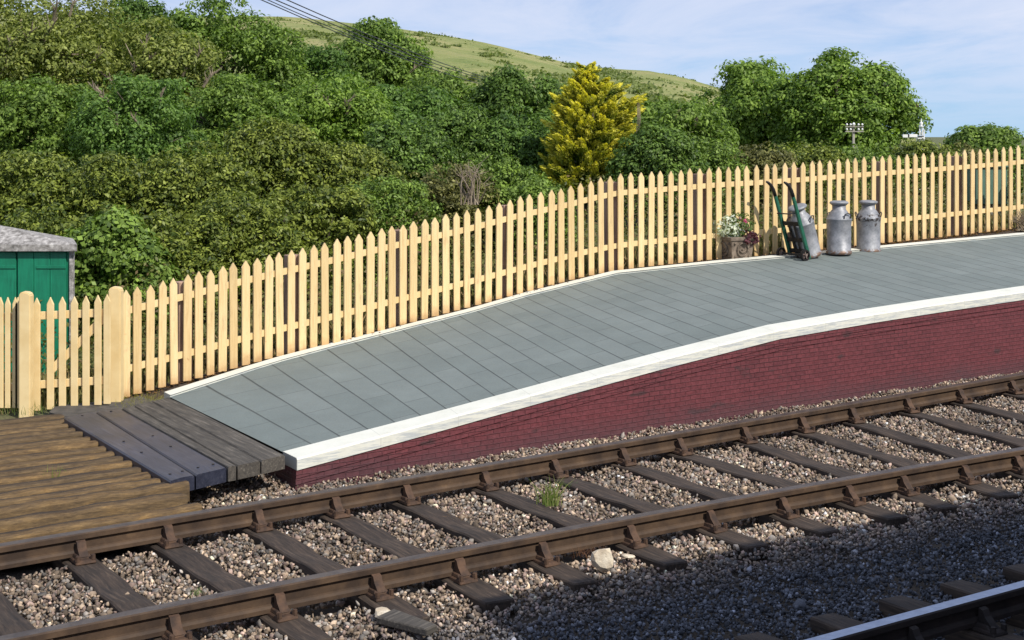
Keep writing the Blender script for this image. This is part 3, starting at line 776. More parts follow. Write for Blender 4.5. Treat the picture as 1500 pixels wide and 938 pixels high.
# planks laid across to the platform toe
pl = empty('plank_ramp', w(3.5, 9.4, .2)); tag(pl, 'dark timber planks bridging from the ridged board crossing to the foot of the platform', 'planks')
plo = pl.location.copy()
cut_top = [(93, 612), (140, 603), (178, 599), (196, 595), (222, 588), (247, 582.5)]
cut_bot = [(248, 705), (286, 696), (333, 685), (347, 682.5), (382, 675), (414, 667.5)]
pm = ['plank_dark', 'plank_dark', 'plank_grey', 'plank_grey', 'plank_grey']
for i in range(5):
    zt = .200 + (0, .002, .009, .0, .005)[i]
    a0, a1 = ground_pt(*cut_top[i], zt), ground_pt(*cut_top[i + 1], zt); b0, b1 = ground_pt(*cut_bot[i], zt), ground_pt(*cut_bot[i + 1], zt)
    gap = .012; e = (b1 - b0).normalized() * gap / 2; e2 = (a1 - a0).normalized() * gap / 2; q_ = -3.2 if i == 4 else 1
    corners = [b0 + e, b1 - e * q_, a1 - e2 * q_, a0 + e2]
    ctr = sum(corners, Vector()) / 4; R = Matrix.Rotation(-TH, 3, 'Z'); th_ = .088
    bm = bmesh.new(); top = []; bot = []; K = 14; rr = random.Random(i)
    loc = [R @ (c_ - ctr) for c_ in corners]
    rings = []
    for k in range(K + 1):
        l = loc[0].lerp(loc[3], k / K); r_ = loc[1].lerp(loc[2], k / K); j = rr.uniform(-.003, .003)
        rings.append([bm.verts.new(v) for v in (l + Vector((0, 0, -th_)), l + Vector((0, 0, -.01)), l.lerp(r_, .04), l.lerp(r_, .5) + Vector((0, 0, .002 + j)), l.lerp(r_, .96), r_ + Vector((0, 0, -.01)), r_ + Vector((0, 0, -th_)))])
    for r0, r1 in zip(rings, rings[1:]):
        for q in range(7): bm.faces.new((r0[q], r1[q], r1[(q + 1) % 7], r0[(q + 1) % 7]))
    bm.faces.new(rings[0]); bm.faces.new(rings[-1][::-1])
    po_ = build('plank', bm, M[pm[i]], pl, ctr - plo, rz=TH)
    if i < 2:
        for fa in (.06, .35, .52, .97):
            for fb in ((.3, .8) if fa in (.06,) else (.5,)):
                q = loc[0].lerp(loc[3], fa).lerp(loc[1].lerp(loc[2], fa), fb); bm = bmesh.new()
                bmesh.ops.create_cone(bm, cap_ends=True, segments=10, radius1=.009, radius2=.008, depth=.006, matrix=Matrix.Translation(q + Vector((0, 0, .004))))
                build('bolt', bm, M['black_iron'], po_)
# bearer under the planks
bm = bmesh.new(); box(bm, (0, 0, 0), (1.15, .16, .14), .006); build('bearer', bm, M['plank_grey'], pl, w(3.45, 8.85, .03) - plo, rz=TH)
# trodden path in front of the gate
bm = bmesh.new(); pts = [(72, 604), (92, 610), (150, 604), (205, 597), (230, 588), (205, 580), (182, 585), (150, 588), (105, 592), (80, 596)]
vs = [bm.verts.new(ground_pt(x, y, .155)) for x, y in pts]; f = bm.faces.new(vs)
ex = bmesh.ops.extrude_face_region(bm, geom=[f])
for v in ex['geom']:
    if isinstance(v, bmesh.types.BMVert): v.co.z -= .2
tag(build('path', bm, M['tarmac']), kind='structure')
# ================================================================== FENCE
px_pick = [184, 201, 219.5, 237, 255, 274, 291, 308, 325.5, 342, 360, 377, 393, 410, 426, 443, 459, 476, 493, 509, 525.5, 542, 558, 574, 590, 605, 621.5, 637, 653, 669, 684, 700, 715, 730.5, 746, 761, 776.5, 791, 807, 822, 837, 851, 866, 880.5, 895, 909, 924, 939, 953.5, 967.5, 982, 996.5, 1011, 1025, 1038.5, 1053, 1067, 1081, 1094.7, 1108, 1122, 1135.5, 1149, 1162, 1175.5, 1189, 1201.6, 1214.7, 1228, 1241, 1253.6, 1266, 1279, 1292, 1304, 1316.6, 1329, 1341, 1353.5, 1365, 1377, 1389, 1401, 1413, 1424, 1435.5, 1447, 1458, 1469.6, 1480.5, 1491.6, 1502.5, 1513, 1524, 1534, 1545]
def fence_pt(px_):
    z = fence_z(px_); yb = interp(fence_bot_tab, px_); p = ground_pt(px_, yb, z)
    top = H - (interp(fence_top_tab, px_) - HY) * p.y / F
    return p, top
def picket_bm(h, wd_=.083, th_=.02):
    bm = bmesh.new(); o = [(-wd_ / 2, 0), (wd_ / 2, 0), (wd_ / 2, h - .058), (0, h), (-wd_ / 2, h - .058)]
    prism(bm, o, -th_ / 2, th_ / 2, lambda a, b, c: Vector((a, c, b)))
    bmesh.ops.bevel(bm, geom=[e for e in bm.edges], offset=.003, segments=1, affect='EDGES')
    return bm
p0, top0 = fence_pt(184)
fence = empty('picket_fence', p0); tag(fence, 'long cream picket fence on brown posts running along the back of the platform', 'fence')
fo = fence.location.copy(); fp = []
for i, x in enumerate(px_pick):
    p, top = fence_pt(x); fp.append((p, top))
for i, (p, top) in enumerate(fp):
    a = fp[max(i - 1, 0)][0]; b = fp[min(i + 1, len(fp) - 1)][0]; ang = math.atan2(b.y - a.y, b.x - a.x)
    wpx = interp([(184, 11.2), (500, 10.4), (900, 9.4), (1200, 8.3), (1500, 8.0)], px_pick[i])
    wd_ = wpx * p.y / F / math.cos(ang) * .90
    o = build('picket', picket_bm(top - p.z + random.uniform(-.008, .008), wd_ * random.uniform(.95, 1.05)), M['picket'], fence, p - fo, rz=ang + random.uniform(-.02, .02))
    o.rotation_euler.y = random.uniform(-.012, .012)
def fence_rail(frac_from_top, hh=.055):
    bm = bmesh.new(); R_ = []
    for i, (p, top) in enumerate(fp):
        a = fp[max(i - 1, 0)][0]; b = fp[min(i + 1, len(fp) - 1)][0]; d = (b - a); d.z = 0; d.normalize(); nn = Vector((-d.y, d.x, 0))
        c_ = Vector((p.x, p.y, p.z + (top - p.z) * frac_from_top)) + nn * .0245 - fo
        R_.append([bm.verts.new(c_ + nn * u_ + Vector((0, 0, v_))) for u_, v_ in ((-.013, -hh / 2), (-.013, hh / 2), (.013, hh / 2), (.013, -hh / 2))])
    for r0, r1 in zip(R_, R_[1:]):
        for q in range(4): bm.faces.new((r0[q], r0[(q + 1) % 4], r1[(q + 1) % 4], r1[q]))
    bm.faces.new(R_[0]); bm.faces.new(R_[-1][::-1])
    build('fence_rail', bm, M['gatepaint'], fence)
fence_rail(.80); fence_rail(.255)
for x in (273, 434, 595, 748, 896, 1031, 1170, 1297, 1410, 1520):
    p, top = fence_pt(x); p2, _ = fence_pt(x + 10); d = (p2 - p); d.z = 0; d.normalize(); nn = Vector((-d.y, d.x, 0)); h = (top - p.z) * .93 + .25
    bm = bmesh.new(); box(bm, (0, 0, h / 2 - .25), (.125, .10, h), .006, taper=(1, 1))
    build('fence_post', bm, M['postwood'], fence, p + nn * .105 + d * .02 - fo, rz=math.atan2(d.y, d.x))
# left fence, gate and gate posts
GZ = .14
def at_gate(px_, py_, Yoff=0):
    return depth_pt(px_, py_, GY0 + Yoff)
GY0 = ground_pt(105, 597, GZ).y
def big_post(x0, x1, ytop, ybot, label, name='gate_post'):
    Yp = ground_pt((x0 + x1) / 2, ybot, GZ - .02).y; wd_ = (x1 - x0) * Yp / F; c_ = ground_pt((x0 + x1) / 2, ybot, GZ - .02); h = (ybot - ytop) * Yp / F + .1
    bm = bmesh.new()
    o = [(-wd_ / 2, -.1), (wd_ / 2, -.1), (wd_ / 2, h - .125), (wd_ / 2 - .02, h - .105), (-wd_ / 2 + .02, h - .10), (-wd_ / 2, h - .125)]
    prism(bm, o, -wd_ / 2, wd_ / 2, lambda a, b, c: Vector((a, c, b)))
    bmesh.ops.bevel(bm, geom=list(bm.edges), offset=.007, segments=2, affect='EDGES')
    o = build(name, bm, M['gatepaint'], loc=c_); tag(o, label, 'gate post', 'gate posts'); return o
big_post(30, 47, 427, 604, 'square cream post with cut corners between the short left fence and the gate')
big_post(161, 179, 420, 594, 'square cream post between the gate and the long platform fence')
gate = empty('garden_gate', ground_pt(105, 597, GZ)); tag(gate, 'cream picket gate with diagonal brace closed in front of the green shed', 'gate')
go = gate.location.copy()
def gate_picket(parent, org, x, yt, yb, m='gatepaint', wpx=10.2, dy=0.0):
    b = depth_pt(x, yb, GY0 + dy); h = (yb - yt) * (GY0 + dy) / F
    return build('picket', picket_bm(h, wpx * GY0 / F), M[m], parent, b - org)
for x, yt, yb in ((54, 436, 602), (74, 435, 600), (91.5, 434.5, 598), (109, 434, 596), (126, 433, 594.5), (143.5, 432, 593.5), (157, 431, 592)):
    gate_picket(gate, go, x, yt, yb)
def bar(bm, p, q, hh, dd_):
    d = (q - p); L = d.length; ang = math.atan2(d.z, math.hypot(d.x, d.y)); az = math.atan2(d.y, d.x)
    R = Matrix.Rotation(az, 3, 'Z') @ Matrix.Rotation(-ang, 3, 'Y'); box(bm, (p + q) / 2, (L, dd_, hh), .003, R)
for (x0, y0, x1, y1, nm) in ((50, 463, 158, 458, 'gate_rail'), (50, 564, 158, 557, 'gate_rail'), (72, 546, 156, 462, 'diagonal_brace')):
    bm = bmesh.new(); bar(bm, depth_pt(x0, y0, GY0 + (.0215 if nm == 'gate_rail' else .0225)) - go, depth_pt(x1, y1, GY0 + (.0215 if nm == 'gate_rail' else .0225)) - go, .062 if nm == 'gate_rail' else .06, .020 if nm == 'gate_rail' else .017); build(nm, bm, M['gatepaint'], gate)
lf = empty('picket_fence', ground_pt(10, 598, GZ)); tag(lf, 'short cream picket fence left of the gate in front of the green shed', 'fence'); lo_ = lf.location.copy()
for x in (-42, -31, -20, -10, 1, 11.5, 22.5, 34 - 7.5): 
    gate_picket(lf, lo_, x, 435, 598, wpx=8)
for y in (464, 567):
    bm = bmesh.new(); bar(bm, depth_pt(-50, y, GY0 + .034) - lo_, depth_pt(31, y, GY0 + .034) - lo_, .06, .035); build('fence_rail', bm, M['gatepaint'], lf)
# ================================================================== SHED
SY = 12.3
def sp_(x, y, Y=SY): return depth_pt(x, y, Y)
shed = empty('shed', sp_(50, 605)); tag(shed, 'small green boarded hut with a low mottled concrete roof behind the gate', 'shed'); so = shed.location.copy()
xr = sp_(104, 400).x; xl = xr - 1.55; zt_ = sp_(50, 366).z; zb_ = -.05; dep = .62
bm = bmesh.new(); box(bm, ((xl + xr) / 2, SY + dep / 2, (zt_ + zb_) / 2), (xr - xl, dep, zt_ - zb_))
for v in bm.verts: v.co.x -= .34 * (v.co.y - SY); v.co -= so
build('wall', bm, M['green_paint'], shed)
# door leaves with vertical boards
xd = sp_(26, 400).x
for (a, b) in ((xl + .03, xd - .006), (xd + .006, xr - .035)):
    bm = bmesh.new(); nb2 = max(1, round((b - a) / .155)); bw = (b - a) / nb2
    for k in range(nb2): box(bm, (a + bw * (k + .5) - so.x, SY - .014 - so.y, (zt_ + zb_) / 2 - so.z + .03), (bw - .004, .022, zt_ - zb_ - .1), .003)
    d_ = build('door', bm, M['green_paint'], shed)
    bm = bmesh.new(); zz = sp_(50, 391).z; box(bm, (b - .13 - so.x, SY - .030 - so.y, zz - so.z), (.26, .008, .028), .002); build('hinge', bm, M['green_paint'], d_)
bm = bmesh.new(); box(bm, (xr + .008 - so.x, SY + .0 - so.y, (zt_ + zb_) / 2 - so.z), (.034, .05, zt_ - zb_), .003); build('corner_trim', bm, M['concrete_roof'], shed)
bm = bmesh.new()
ex0, ex1 = xl - .1, sp_(117, 358).x; ey0, ey1 = SY - .08, SY + dep + .04; ze = sp_(50, 357.5).z; hz = .058
ridge = [Vector((xl + .45, SY + dep * .5, ze + .165)), Vector((xl + .70, SY + dep * .5, ze + .165))]
low = [Vector((x - .36 * (y - ey0), y, ze - hz)) for x, y in ((ex0, ey0), (ex1, ey0), (ex1, ey1), (ex0, ey1))]; upp = [v + Vector((0, 0, hz)) for v in low]
L_ = [bm.verts.new(v - so) for v in low]; U_ = [bm.verts.new(v - so) for v in upp]; R_ = [bm.verts.new(v - so) for v in ridge]
bm.faces.new(L_)
for k in range(4): bm.faces.new((L_[k], L_[(k + 1) % 4], U_[(k + 1) % 4], U_[k]))
bm.faces.new((U_[0], U_[1], R_[1], R_[0])); bm.faces.new((U_[1], U_[2], R_[1])); bm.faces.new((U_[2], U_[3], R_[0], R_[1])); bm.faces.new((U_[3], U_[0], R_[0]))
build('roof', bm, M['concrete_roof'], shed)
# ================================================================== CHURNS
def plat_pt(px_, py_):
    """point on platform paving seen at pixel; height by local interpolation between edges"""
    best = None
    for i in range(len(Fp)):
        for q in range(21):
            p = Fp[i].lerp(Bp[i], q / 20); x = CX + F * p.x / p.y; y = HY + F * (H - p.z) / p.y; d = (x - px_) ** 2 + (y - py_) ** 2
            if best is None or d < best[0]: best = (d, i, q)
    z = Fp[best[1]].lerp(Bp[best[1]], best[2] / 20).z
    return ground_pt(px_, py_, z)
CH = .58
def churn(name, loc, label, m, tilt=0.0, az=0.0, hs=1.05, h_ang=0.9):
    root = empty(name, loc); tag(root, label, 'milk churn', 'milk churns by the fence'); root.rotation_euler = (0, tilt, TH if tilt else az)
    r = .138
    prof = [(0, 0), (r - .006, 0), (r + .004, .006), (r + .004, .030), (r - .006, .036), (r - .004, .30), (r + .002, .365), (r + .006, .372), (r + .002, .380), (r - .004, .385), (r - .014, .415), (r - .05, .462), (r - .062, .475), (r - .064, .520), (0, .520)]
    bm = bmesh.new(); lathe(bm, [(a, b * hs) for a, b in prof], 48, wob=.006)
    b_ = build('body', bm, m, root, smooth=True); b_.data.shade_smooth() 
    bm = bmesh.new(); k = .52 * hs
    lathe(bm, [(0, k + .001), (.080, k + .001), (.088, k + .010), (.104, k + .022), (.106, k + .030), (.098, k + .042), (.07, k + .052), (.03, k + .054), (0, k + .054)], 40)
    build('lid', bm, m, root, smooth=True)
    for s_ in (0, math.pi):
        a = h_ang + s_; bm = bmesh.new(); er = r - .008; zz = .385 * hs
        d = Vector((math.cos(a), math.sin(a), 0)); e = Vector((-d.y, d.x, 0))
        tube(bm, [d * er + e * -.045 + Vector((0, 0, zz)), d * (er + .012) + e * -.045 + Vector((0, 0, zz + .045)), d * (er + .012) + e * .0 + Vector((0, 0, zz + .058)), d * (er + .012) + e * .045 + Vector((0, 0, zz + .045)), d * er + e * .045 + Vector((0, 0, zz))], .0065, 8)
        build('handle', bm, M['churn_dark'], root, smooth=True)
    return root
sc_ = lambda p: p.y / F
p2 = plat_pt(1229, 372.5); p3 = plat_pt(1272, 370)
print('churn px/m', F / p2.y, p2, p3)
c2 = churn('milk_churn', p2, 'upright grey milk churn in the middle of the three, with a dark handle facing front', M['churn'], az=0, h_ang=-1.05)
c3 = churn('milk_churn', p3, 'rust-spotted upright milk churn farthest right of the three', M['churn_rust'], az=.4, h_ang=-.45)
tp = plat_pt(1196, 373)
# ---- sack truck, local x = along platform (T), y = N
truck = empty('sack_truck', plat_pt(1181, 381.5)); truck.rotation_euler = (0, 0, TH); tag(truck, 'green two-wheeled porters sack truck with black curved handles holding a tilted churn', 'hand truck')
trd = .27
def tside(yo):
    # leaning rail in xz plane
    return [Vector((.045, yo, .012)), Vector((-.20, yo, .70))], [Vector((-.20, yo, .70)), Vector((-.232, yo, .77)), Vector((-.265, yo, .815)), Vector((-.305, yo, .845)), Vector((-.335, yo, .858))]
for yo in (0, trd):
    seg, hd = tside(yo)
    d = (seg[1] - seg[0]).normalized(); ang = math.atan2(d.x, d.z)
    bm = bmesh.new(); box(bm, (seg[0] + seg[1]) / 2, (.046, .032, (seg[1] - seg[0]).length), .006, Matrix.Rotation(ang, 3, 'Y'), taper=(.8, 1)); s_ = build('side_rail', bm, M['truck_green'], truck)
    bm = bmesh.new(); tube(bm, hd, [.021, .021, .019, .016, .011], 10); build('handle', bm, M['black_iron'], s_, smooth=True)
for f_ in (.12, .30, .56, .74):
    seg, _ = tside(0); a = seg[0].lerp(seg[1], f_); bm = bmesh.new()
    if f_ < .7: box(bm, (a.x, trd / 2, a.z), (.02, trd - .03, .045), .004)
    else: tube(bm, [Vector((a.x, 0, a.z)), Vector((a.x - .09, trd * .25, a.z - .01)), Vector((a.x - .10, trd * .75, a.z - .01)), Vector((a.x, trd, a.z))], .007, 8)
    build('crossbar', bm, M['black_iron'], truck)
bm = bmesh.new()
seg, _ = tside(0)
for q in (.35, .65):
    box(bm, (seg[0].lerp(seg[1], .3).x, trd * q, seg[0].lerp(seg[1], .3).z), (.014, .03, .36), .002, Matrix.Rotation(math.atan2(-.245, .688), 3, 'Y'))
build('back_slat', bm, M['black_iron'], truck)
bm = bmesh.new(); box(bm, (.10, trd / 2, .014), (.17, trd, .014), .003); build('toe_plate', bm, M['black_iron'], truck)
for yo in (-.045, trd + .045):
    bm = bmesh.new(); R = Matrix.Translation((-.065, yo, .062)) @ Matrix.Rotation(math.pi / 2, 4, 'X')
    prof = [(.062, -.016), (.062, .016)]
    ring_o, ring_i = .062, .046; sg = 28
    vs = {}
    for r_ in (ring_o, ring_i):
        for z_ in (-.015, .015): vs[(r_, z_)] = [bm.verts.new(R @ Vector((r_ * math.cos(2 * math.pi * k / sg), r_ * math.sin(2 * math.pi * k / sg), z_))) for k in range(sg)]
    for k in range(sg):
        j = (k + 1) % sg
        for (a, b) in (((ring_o, -.015), (ring_o, .015)), ((ring_o, .015), (ring_i, .015)), ((ring_i, .015), (ring_i, -.015)), ((ring_i, -.015), (ring_o, -.015))):
            bm.faces.new((vs[a][k], vs[a][j], vs[b][j], vs[b][k]))
    wh = build('wheel', bm, M['black_iron'], truck)
    bm = bmesh.new()
    for k in range(5):
        a = 2 * math.pi * k / 5 + .3; Rk = R @ Matrix.Rotation(a, 4, 'Z'); vv = box(bm, (0, 0, 0), (.045, .012, .012), 0)
        for v in vv: v.co = Rk @ (v.co + Vector((.026, 0, 0)))
    bmesh.ops.create_cone(bm, cap_ends=True, segments=14, radius1=.015, radius2=.015, depth=.05, matrix=R)
    build('spokes', bm, M['rustgrey'], wh)
bm = bmesh.new(); tube(bm, [Vector((-.065, -.045, .062)), Vector((-.065, trd + .045, .062))], .012, 8); build('axle', bm, M['black_iron'], truck)
# churn leaning on it
seg, _ = tside(0); tilt = math.atan2(-.245, .688)
cbase = truck.location + T * (.195) + N * (trd / 2) + Vector((0, 0, .022 + .138*math.sin(-tilt)*.2))
c1 = churn('milk_churn', cbase, 'plain grey milk churn leaning back on the green sack truck', M['churn'], tilt=tilt, h_ang=-1.25)
# ================================================================== LEAVES
def leaf_quads(P, size, nrm, dirv, col, aspect=.5, cup=.15):
    n = len(P); nrm = nrm / np.linalg.norm(nrm, axis=1)[:, None]
    side = np.cross(nrm, dirv); side /= np.linalg.norm(side, axis=1)[:, None] + 1e-9; fw = np.cross(side, nrm)
    s = size[:, None]
    a = P - fw * s * .5; b = P + side * s * aspect * .5 + nrm * s * cup * .3; c_ = P + fw * s * .5; d = P - side * s * aspect * .5 + nrm * s * cup * .3
    V = np.stack([a, b, c_, d], 1).reshape(-1, 3); Fc = (np.arange(n) * 4)[:, None] + np.array([0, 1, 2, 3])[None]
    return V, Fc, col
def unit(n):
    v = rng.normal(size=(n, 3)); return v / np.linalg.norm(v, axis=1)[:, None]
def lerpc(a, b, f): return np.array(a)[None] * (1 - f[:, None]) + np.array(b)[None] * f[:, None]
def crown(lobes, nclump, per, leaf, clump_r, cA, cB, aspect=.55, inner=.3, droop=.2, cutz=None):
    """lobes: (centre, radii). Twig clumps on lobe shells, leaves around each clump; returns arrays"""
    ce = np.mean([l[0] for l in lobes], 0); lobes_c = np.array([l[0] for l in lobes], float); lobes_r = np.array([l[1] for l in lobes], float)
    wgt = (lobes_r[:, 0] * lobes_r[:, 2]); wgt[0] *= .45 if len(lobes) > 3 else 1; wgt = wgt / wgt.sum()
    li = rng.choice(len(lobes), nclump, p=wgt); d = unit(nclump)
    rad = np.where(rng.random(nclump) < inner, rng.uniform(.45, .85, nclump), rng.uniform(.88, 1.03, nclump))
    Cc = lobes_c[li] + d * lobes_r[li] * rad[:, None]
    outw = d
    sc_l = max(lobes_r[0].min() * .62, .12); ph_ = rng.uniform(0, 6.28, 6); q3 = Cc / sc_l
    mk = np.sin(q3[:, 0] * 1.7 + ph_[0] + .8 * np.sin(q3[:, 2] * 1.3)) * np.sin(q3[:, 2] * 2.1 + ph_[1]) + .6 * np.sin(q3[:, 0] * 3.9 + ph_[2]) * np.sin(q3[:, 2] * 3.3 + q3[:, 1] + ph_[3]) + .35 * np.sin(q3[:, 1] * 2 + ph_[4])
    kp_ = (mk > -.42) | (li == 0) | (rng.random(nclump) < .12); Cc, outw, li = Cc[kp_], outw[kp_], li[kp_]; nclump = len(Cc)
    cf_ = rng.random(nclump) * .75 + rng.random() * .1
    cr = clump_r * rng.uniform(.55, 1.5, nclump)
    k = nclump * per; idx = np.repeat(np.arange(nclump), per)
    dome = unit(k) + outw[idx] * .55 + np.array([0, 0, .35]); dome /= np.linalg.norm(dome, axis=1)[:, None]
    P = Cc[idx] + dome * np.array([1, 1, .72]) * (cr[idx] * rng.uniform(.72, 1.12, k))[:, None]
    nrm = dome * 1.1 + np.array([0, 0, .25]) + unit(k) * .55
    dirv = unit(k) * .8 + np.array([0, 0, -droop]) + dome * .7
    col = lerpc(cA, cB, np.clip(cf_[idx] + rng.normal(0, .2, k), 0, 1)) * rng.uniform(.8, 1.2, k)[:, None]
    sz_ = leaf * rng.uniform(.6, 1.35, k)
    if cutz is not None:
        kp = P[:, 2] > cutz; P, nrm, dirv, col, sz_ = P[kp], nrm[kp], dirv[kp], col[kp], sz_[kp]
    return leaf_quads(P, sz_, nrm, dirv, col, aspect)
def merge(parts):
    V, Fs, Cs, o = [], [], [], 0
    for v, f_, c_ in parts: V.append(v); Fs.append(f_ + o); Cs.append(c_); o += len(v)
    return np.concatenate(V), np.concatenate(Fs), np.concatenate(Cs)
def lobes_in(c, R, k, rl, rr, flat=.9, bottom=-.8):
    out = [(np.array(c) + np.array([0, .1 * R[1], -.05 * R[2]]), (R[0] * .62, R[1] * .62, R[2] * .66))]
    for q_ in range(k):
        if q_ < k * .8:
            d = np.array([rr.gauss(0, 1), rr.gauss(-.25, 1), rr.gauss(.15, 1)]); d /= np.linalg.norm(d); d *= rr.uniform(.82, 1.02)
            r_ = rl * rr.uniform(.45, 1.5); out.append((np.array(c) + d * (np.array(R) - r_ * .8), (r_, r_, r_ * flat))); continue
        while True:
            d = np.array([rr.uniform(-1, 1), rr.uniform(-1, 1), rr.uniform(bottom, 1)])
            if np.linalg.norm(d) < 1: break
        r_ = rl * rr.uniform(.7, 1.25)
        out.append((np.array(c) + d * (np.array(R) - r_ * .75), (r_, r_, r_ * flat)))
    return out
def trunk_bm(base, crown_c, R, r0, rr, nl=6):
    bm = bmesh.new(); base = Vector(base); cc = Vector(crown_c)
    mid = base.lerp(cc, .55) + Vector((rr.uniform(-.1, .1) * R[0], 0, 0))
    tube(bm, [base, base.lerp(mid, .5), mid, cc, cc + Vector((0, 0, R[2] * .6))], [r0 * 1.25, r0, r0 * .8, r0 * .5, r0 * .12], 8)
    for k in range(nl):
        a = rr.uniform(0, 6.28); s_ = mid.lerp(cc, rr.uniform(-.2, .9)); e = cc + Vector((math.cos(a) * R[0] * .8, math.sin(a) * R[1] * .8, rr.uniform(-.4, .7) * R[2]))
        m_ = s_.lerp(e, .5) + Vector((0, 0, .12 * R[2])); tube(bm, [s_, m_, e], [r0 * .42, r0 * .25, r0 * .05], 6)
    return bm
GREENS = {'mid': ((.095, .175, .026), (.265, .385, .068)), 'dark': ((.065, .135, .024), (.190, .300, .054)), 'olive': ((.135, .185, .032), (.345, .385, .090)),
          'bright': ((.110, .210, .028), (.300, .430, .072)), 'blue': ((.075, .160, .030), (.205, .335, .065)), 'laurel': ((.070, .118, .016), (.300, .350, .060)), 'brown': ((.100, .110, .030), (.280, .275, .085))}
def tree(px_, ytop, ybot, hw, Y, kind, label, name='tree', lobes=22, nclump=1500, per=16, leaf=None, group='trees beyond the hedge', seed=0, lr=.42, depthf=.8, sparse=False, extra=None):
    rr = random.Random(seed); ztop = H - (ytop - HY) * Y / F; zbot = H - (ybot - HY) * Y / F; cx_ = (px_ - CX) * Y / F; R = np.array([hw * Y / F, hw * Y / F * depthf, max((ztop - zbot) / 2, .3)])
    c_ = np.array([cx_, Y, (ztop + zbot) / 2]); gz = ground_h(cx_, Y)
    root = empty(name, (cx_, Y, gz)); tag(root, label, 'tree', group)
    L = lobes_in(c_, R, lobes, lr * min(R[0], R[2] * 1.3), rr, .85, -1)
    if extra:
        for (ex, ey, er) in extra: L.append((np.array([(ex - CX) * Y / F, Y + rr.uniform(-.5, .2) * R[1], H - (ey - HY) * Y / F]), (er * Y / F,) * 3))
    leaf = leaf or 5.8 * Y / F
    A, B = GREENS[kind]; A = tuple(q * .7 for q in A)
    V, Fc, C = crown(L, int(nclump * 1.1), 22, leaf, leaf * (2.3 if not sparse else 2.9), A, B, inner=.14 if not sparse else .3)
    V = V - np.array(root.location)
    np_mesh('crown', V, Fc, M['leaf'], C, root)
    zl = min(c_[2], zbot + .3 * (ztop - zbot))
    bm = trunk_bm((0, 0, 0), (0, 0, c_[2] - gz), R, max(.07, .035 * R[2] * 2), rr, 9 if sparse else 6)
    build('trunk', bm, M['drywood'] if sparse else M['bark'], root, smooth=True)
    nbr = 16 if sparse else (5 if seed % 2 else 0)
    for q in range(nbr):
        a = rr.uniform(math.pi * 1.1, math.pi * 1.9); el = rr.uniform(-.5, .75); dv_ = Vector((math.cos(a) * math.cos(el) * R[0], math.sin(a) * math.cos(el) * R[1], math.sin(el) * R[2])); p0 = Vector((0, 0, c_[2] - gz)) + dv_ * .78
        L_ = R[2] * rr.uniform(.14, .34); d_ = (dv_.normalized() * .8 + Vector((rr.uniform(-.7, .7), -.1, rr.uniform(.2, 1.1)))).normalized(); m_ = p0 + d_ * L_ * .5 + Vector((rr.uniform(-.05, .05), 0, .05)) * L_; e_ = p0 + d_ * L_ * 1.1
        r0 = .0011 * Y; bm = bmesh.new(); tube(bm, [p0, m_, e_], [r0, r0 * .7, r0 * .25], 5)
        for w_ in range(3):
            f0 = p0.lerp(e_, rr.uniform(.2, .8)); tube(bm, [f0, f0 + (d_ + Vector((rr.uniform(-1, 1), 0, rr.uniform(-.2, 1)))).normalized() * L_ * .45], [r0 * .6, r0 * .2], 4)
        build('bare_branch', bm, M['drywood'], root)
    return root
def ground_h(x, y):
    i = min(max(np.searchsorted(ax, x), 1), len(ax) - 1); j = min(max(np.searchsorted(ay, y), 1), len(ay) - 1); return float(Z0[i - 1, j - 1]) - .05
TREES = [
 (30, -70, 235, 165, 31, 'olive', 'tall pale olive tree with bare grey branches showing at the top left corner', 46, 3000, 16, True),
 (185, -4, 260, 100, 38, 'dark', 'dark green narrow tree between the olive tree and the rounded mid-green one', 34, 2000, 16, False),
 (325, -12, 270, 125, 36, 'mid', 'large rounded green tree whose top touches the upper frame edge left of the wires', 52, 3600, 16, False),
 (235, 30, 250, 95, 31, 'olive', 'loose yellowish green tree in front of the large rounded one', 34, 2000, 16, True),
 (440, 55, 270, 92, 38, 'blue', 'blue-green tree to the right of the large rounded tree', 42, 2600, 16, False),
 (553, 32, 230, 80, 52, 'mid', 'round-topped tree standing out against the hillside under the wires', 36, 2400, 16, False),
 (60, 105, 290, 100, 26, 'mid', 'lower green tree in front of the olive tree at the far left', 38, 2200, 16, False),
 (205, 100, 280, 100, 25, 'blue', 'low dark bushy tree in front of the narrow dark tree', 38, 2300, 16, False),
 (345, 105, 280, 95, 28, 'mid', 'low leafy tree growing in front of the large rounded tree', 36, 2100, 16, False),
 (480, 108, 270, 90, 33, 'bright', 'green tree in the dip left of centre below the round-topped tree', 36, 2100, 16, False),
 (590, 128, 275, 90, 36, 'blue', 'spreading tree in front of the round-topped tree', 36, 2000, 16, False),
 (655, 104, 260, 80, 44, 'mid', 'tree at the hill foot to the right of the round-topped tree', 36, 1900, 16, False),
 (762, 100, 255, 74, 38, 'dark', 'dark tree just behind the left side of the golden conifer', 32, 1900, 16, False),
 (985, 140, 270, 90, 34, 'mid', 'fresh green bushy tree between the golden conifer and the big twin-crowned trees', 36, 2100, 16, False),
 (1120, 88, 275, 98, 44, 'bright', 'left and lower of the two big rounded trees against the sky', 44, 2900, 16, False),
 (1238, 80, 270, 106, 41, 'bright', 'right and larger of the two big rounded trees against the sky', 62, 4600, 16, False),
 (1440, 188, 232, 46, 88, 'mid', 'small distant round tree standing alone near the right edge', 22, 900, 14, False),
]
for k, (x, yt, yb, hw, Y, kd, lab, nl, nc, per, sparse) in enumerate(TREES):
    tree(x, yt, yb, hw, Y, kd, lab, lobes=nl, nclump=nc, per=per, seed=100 + k, sparse=sparse, lr=.24)
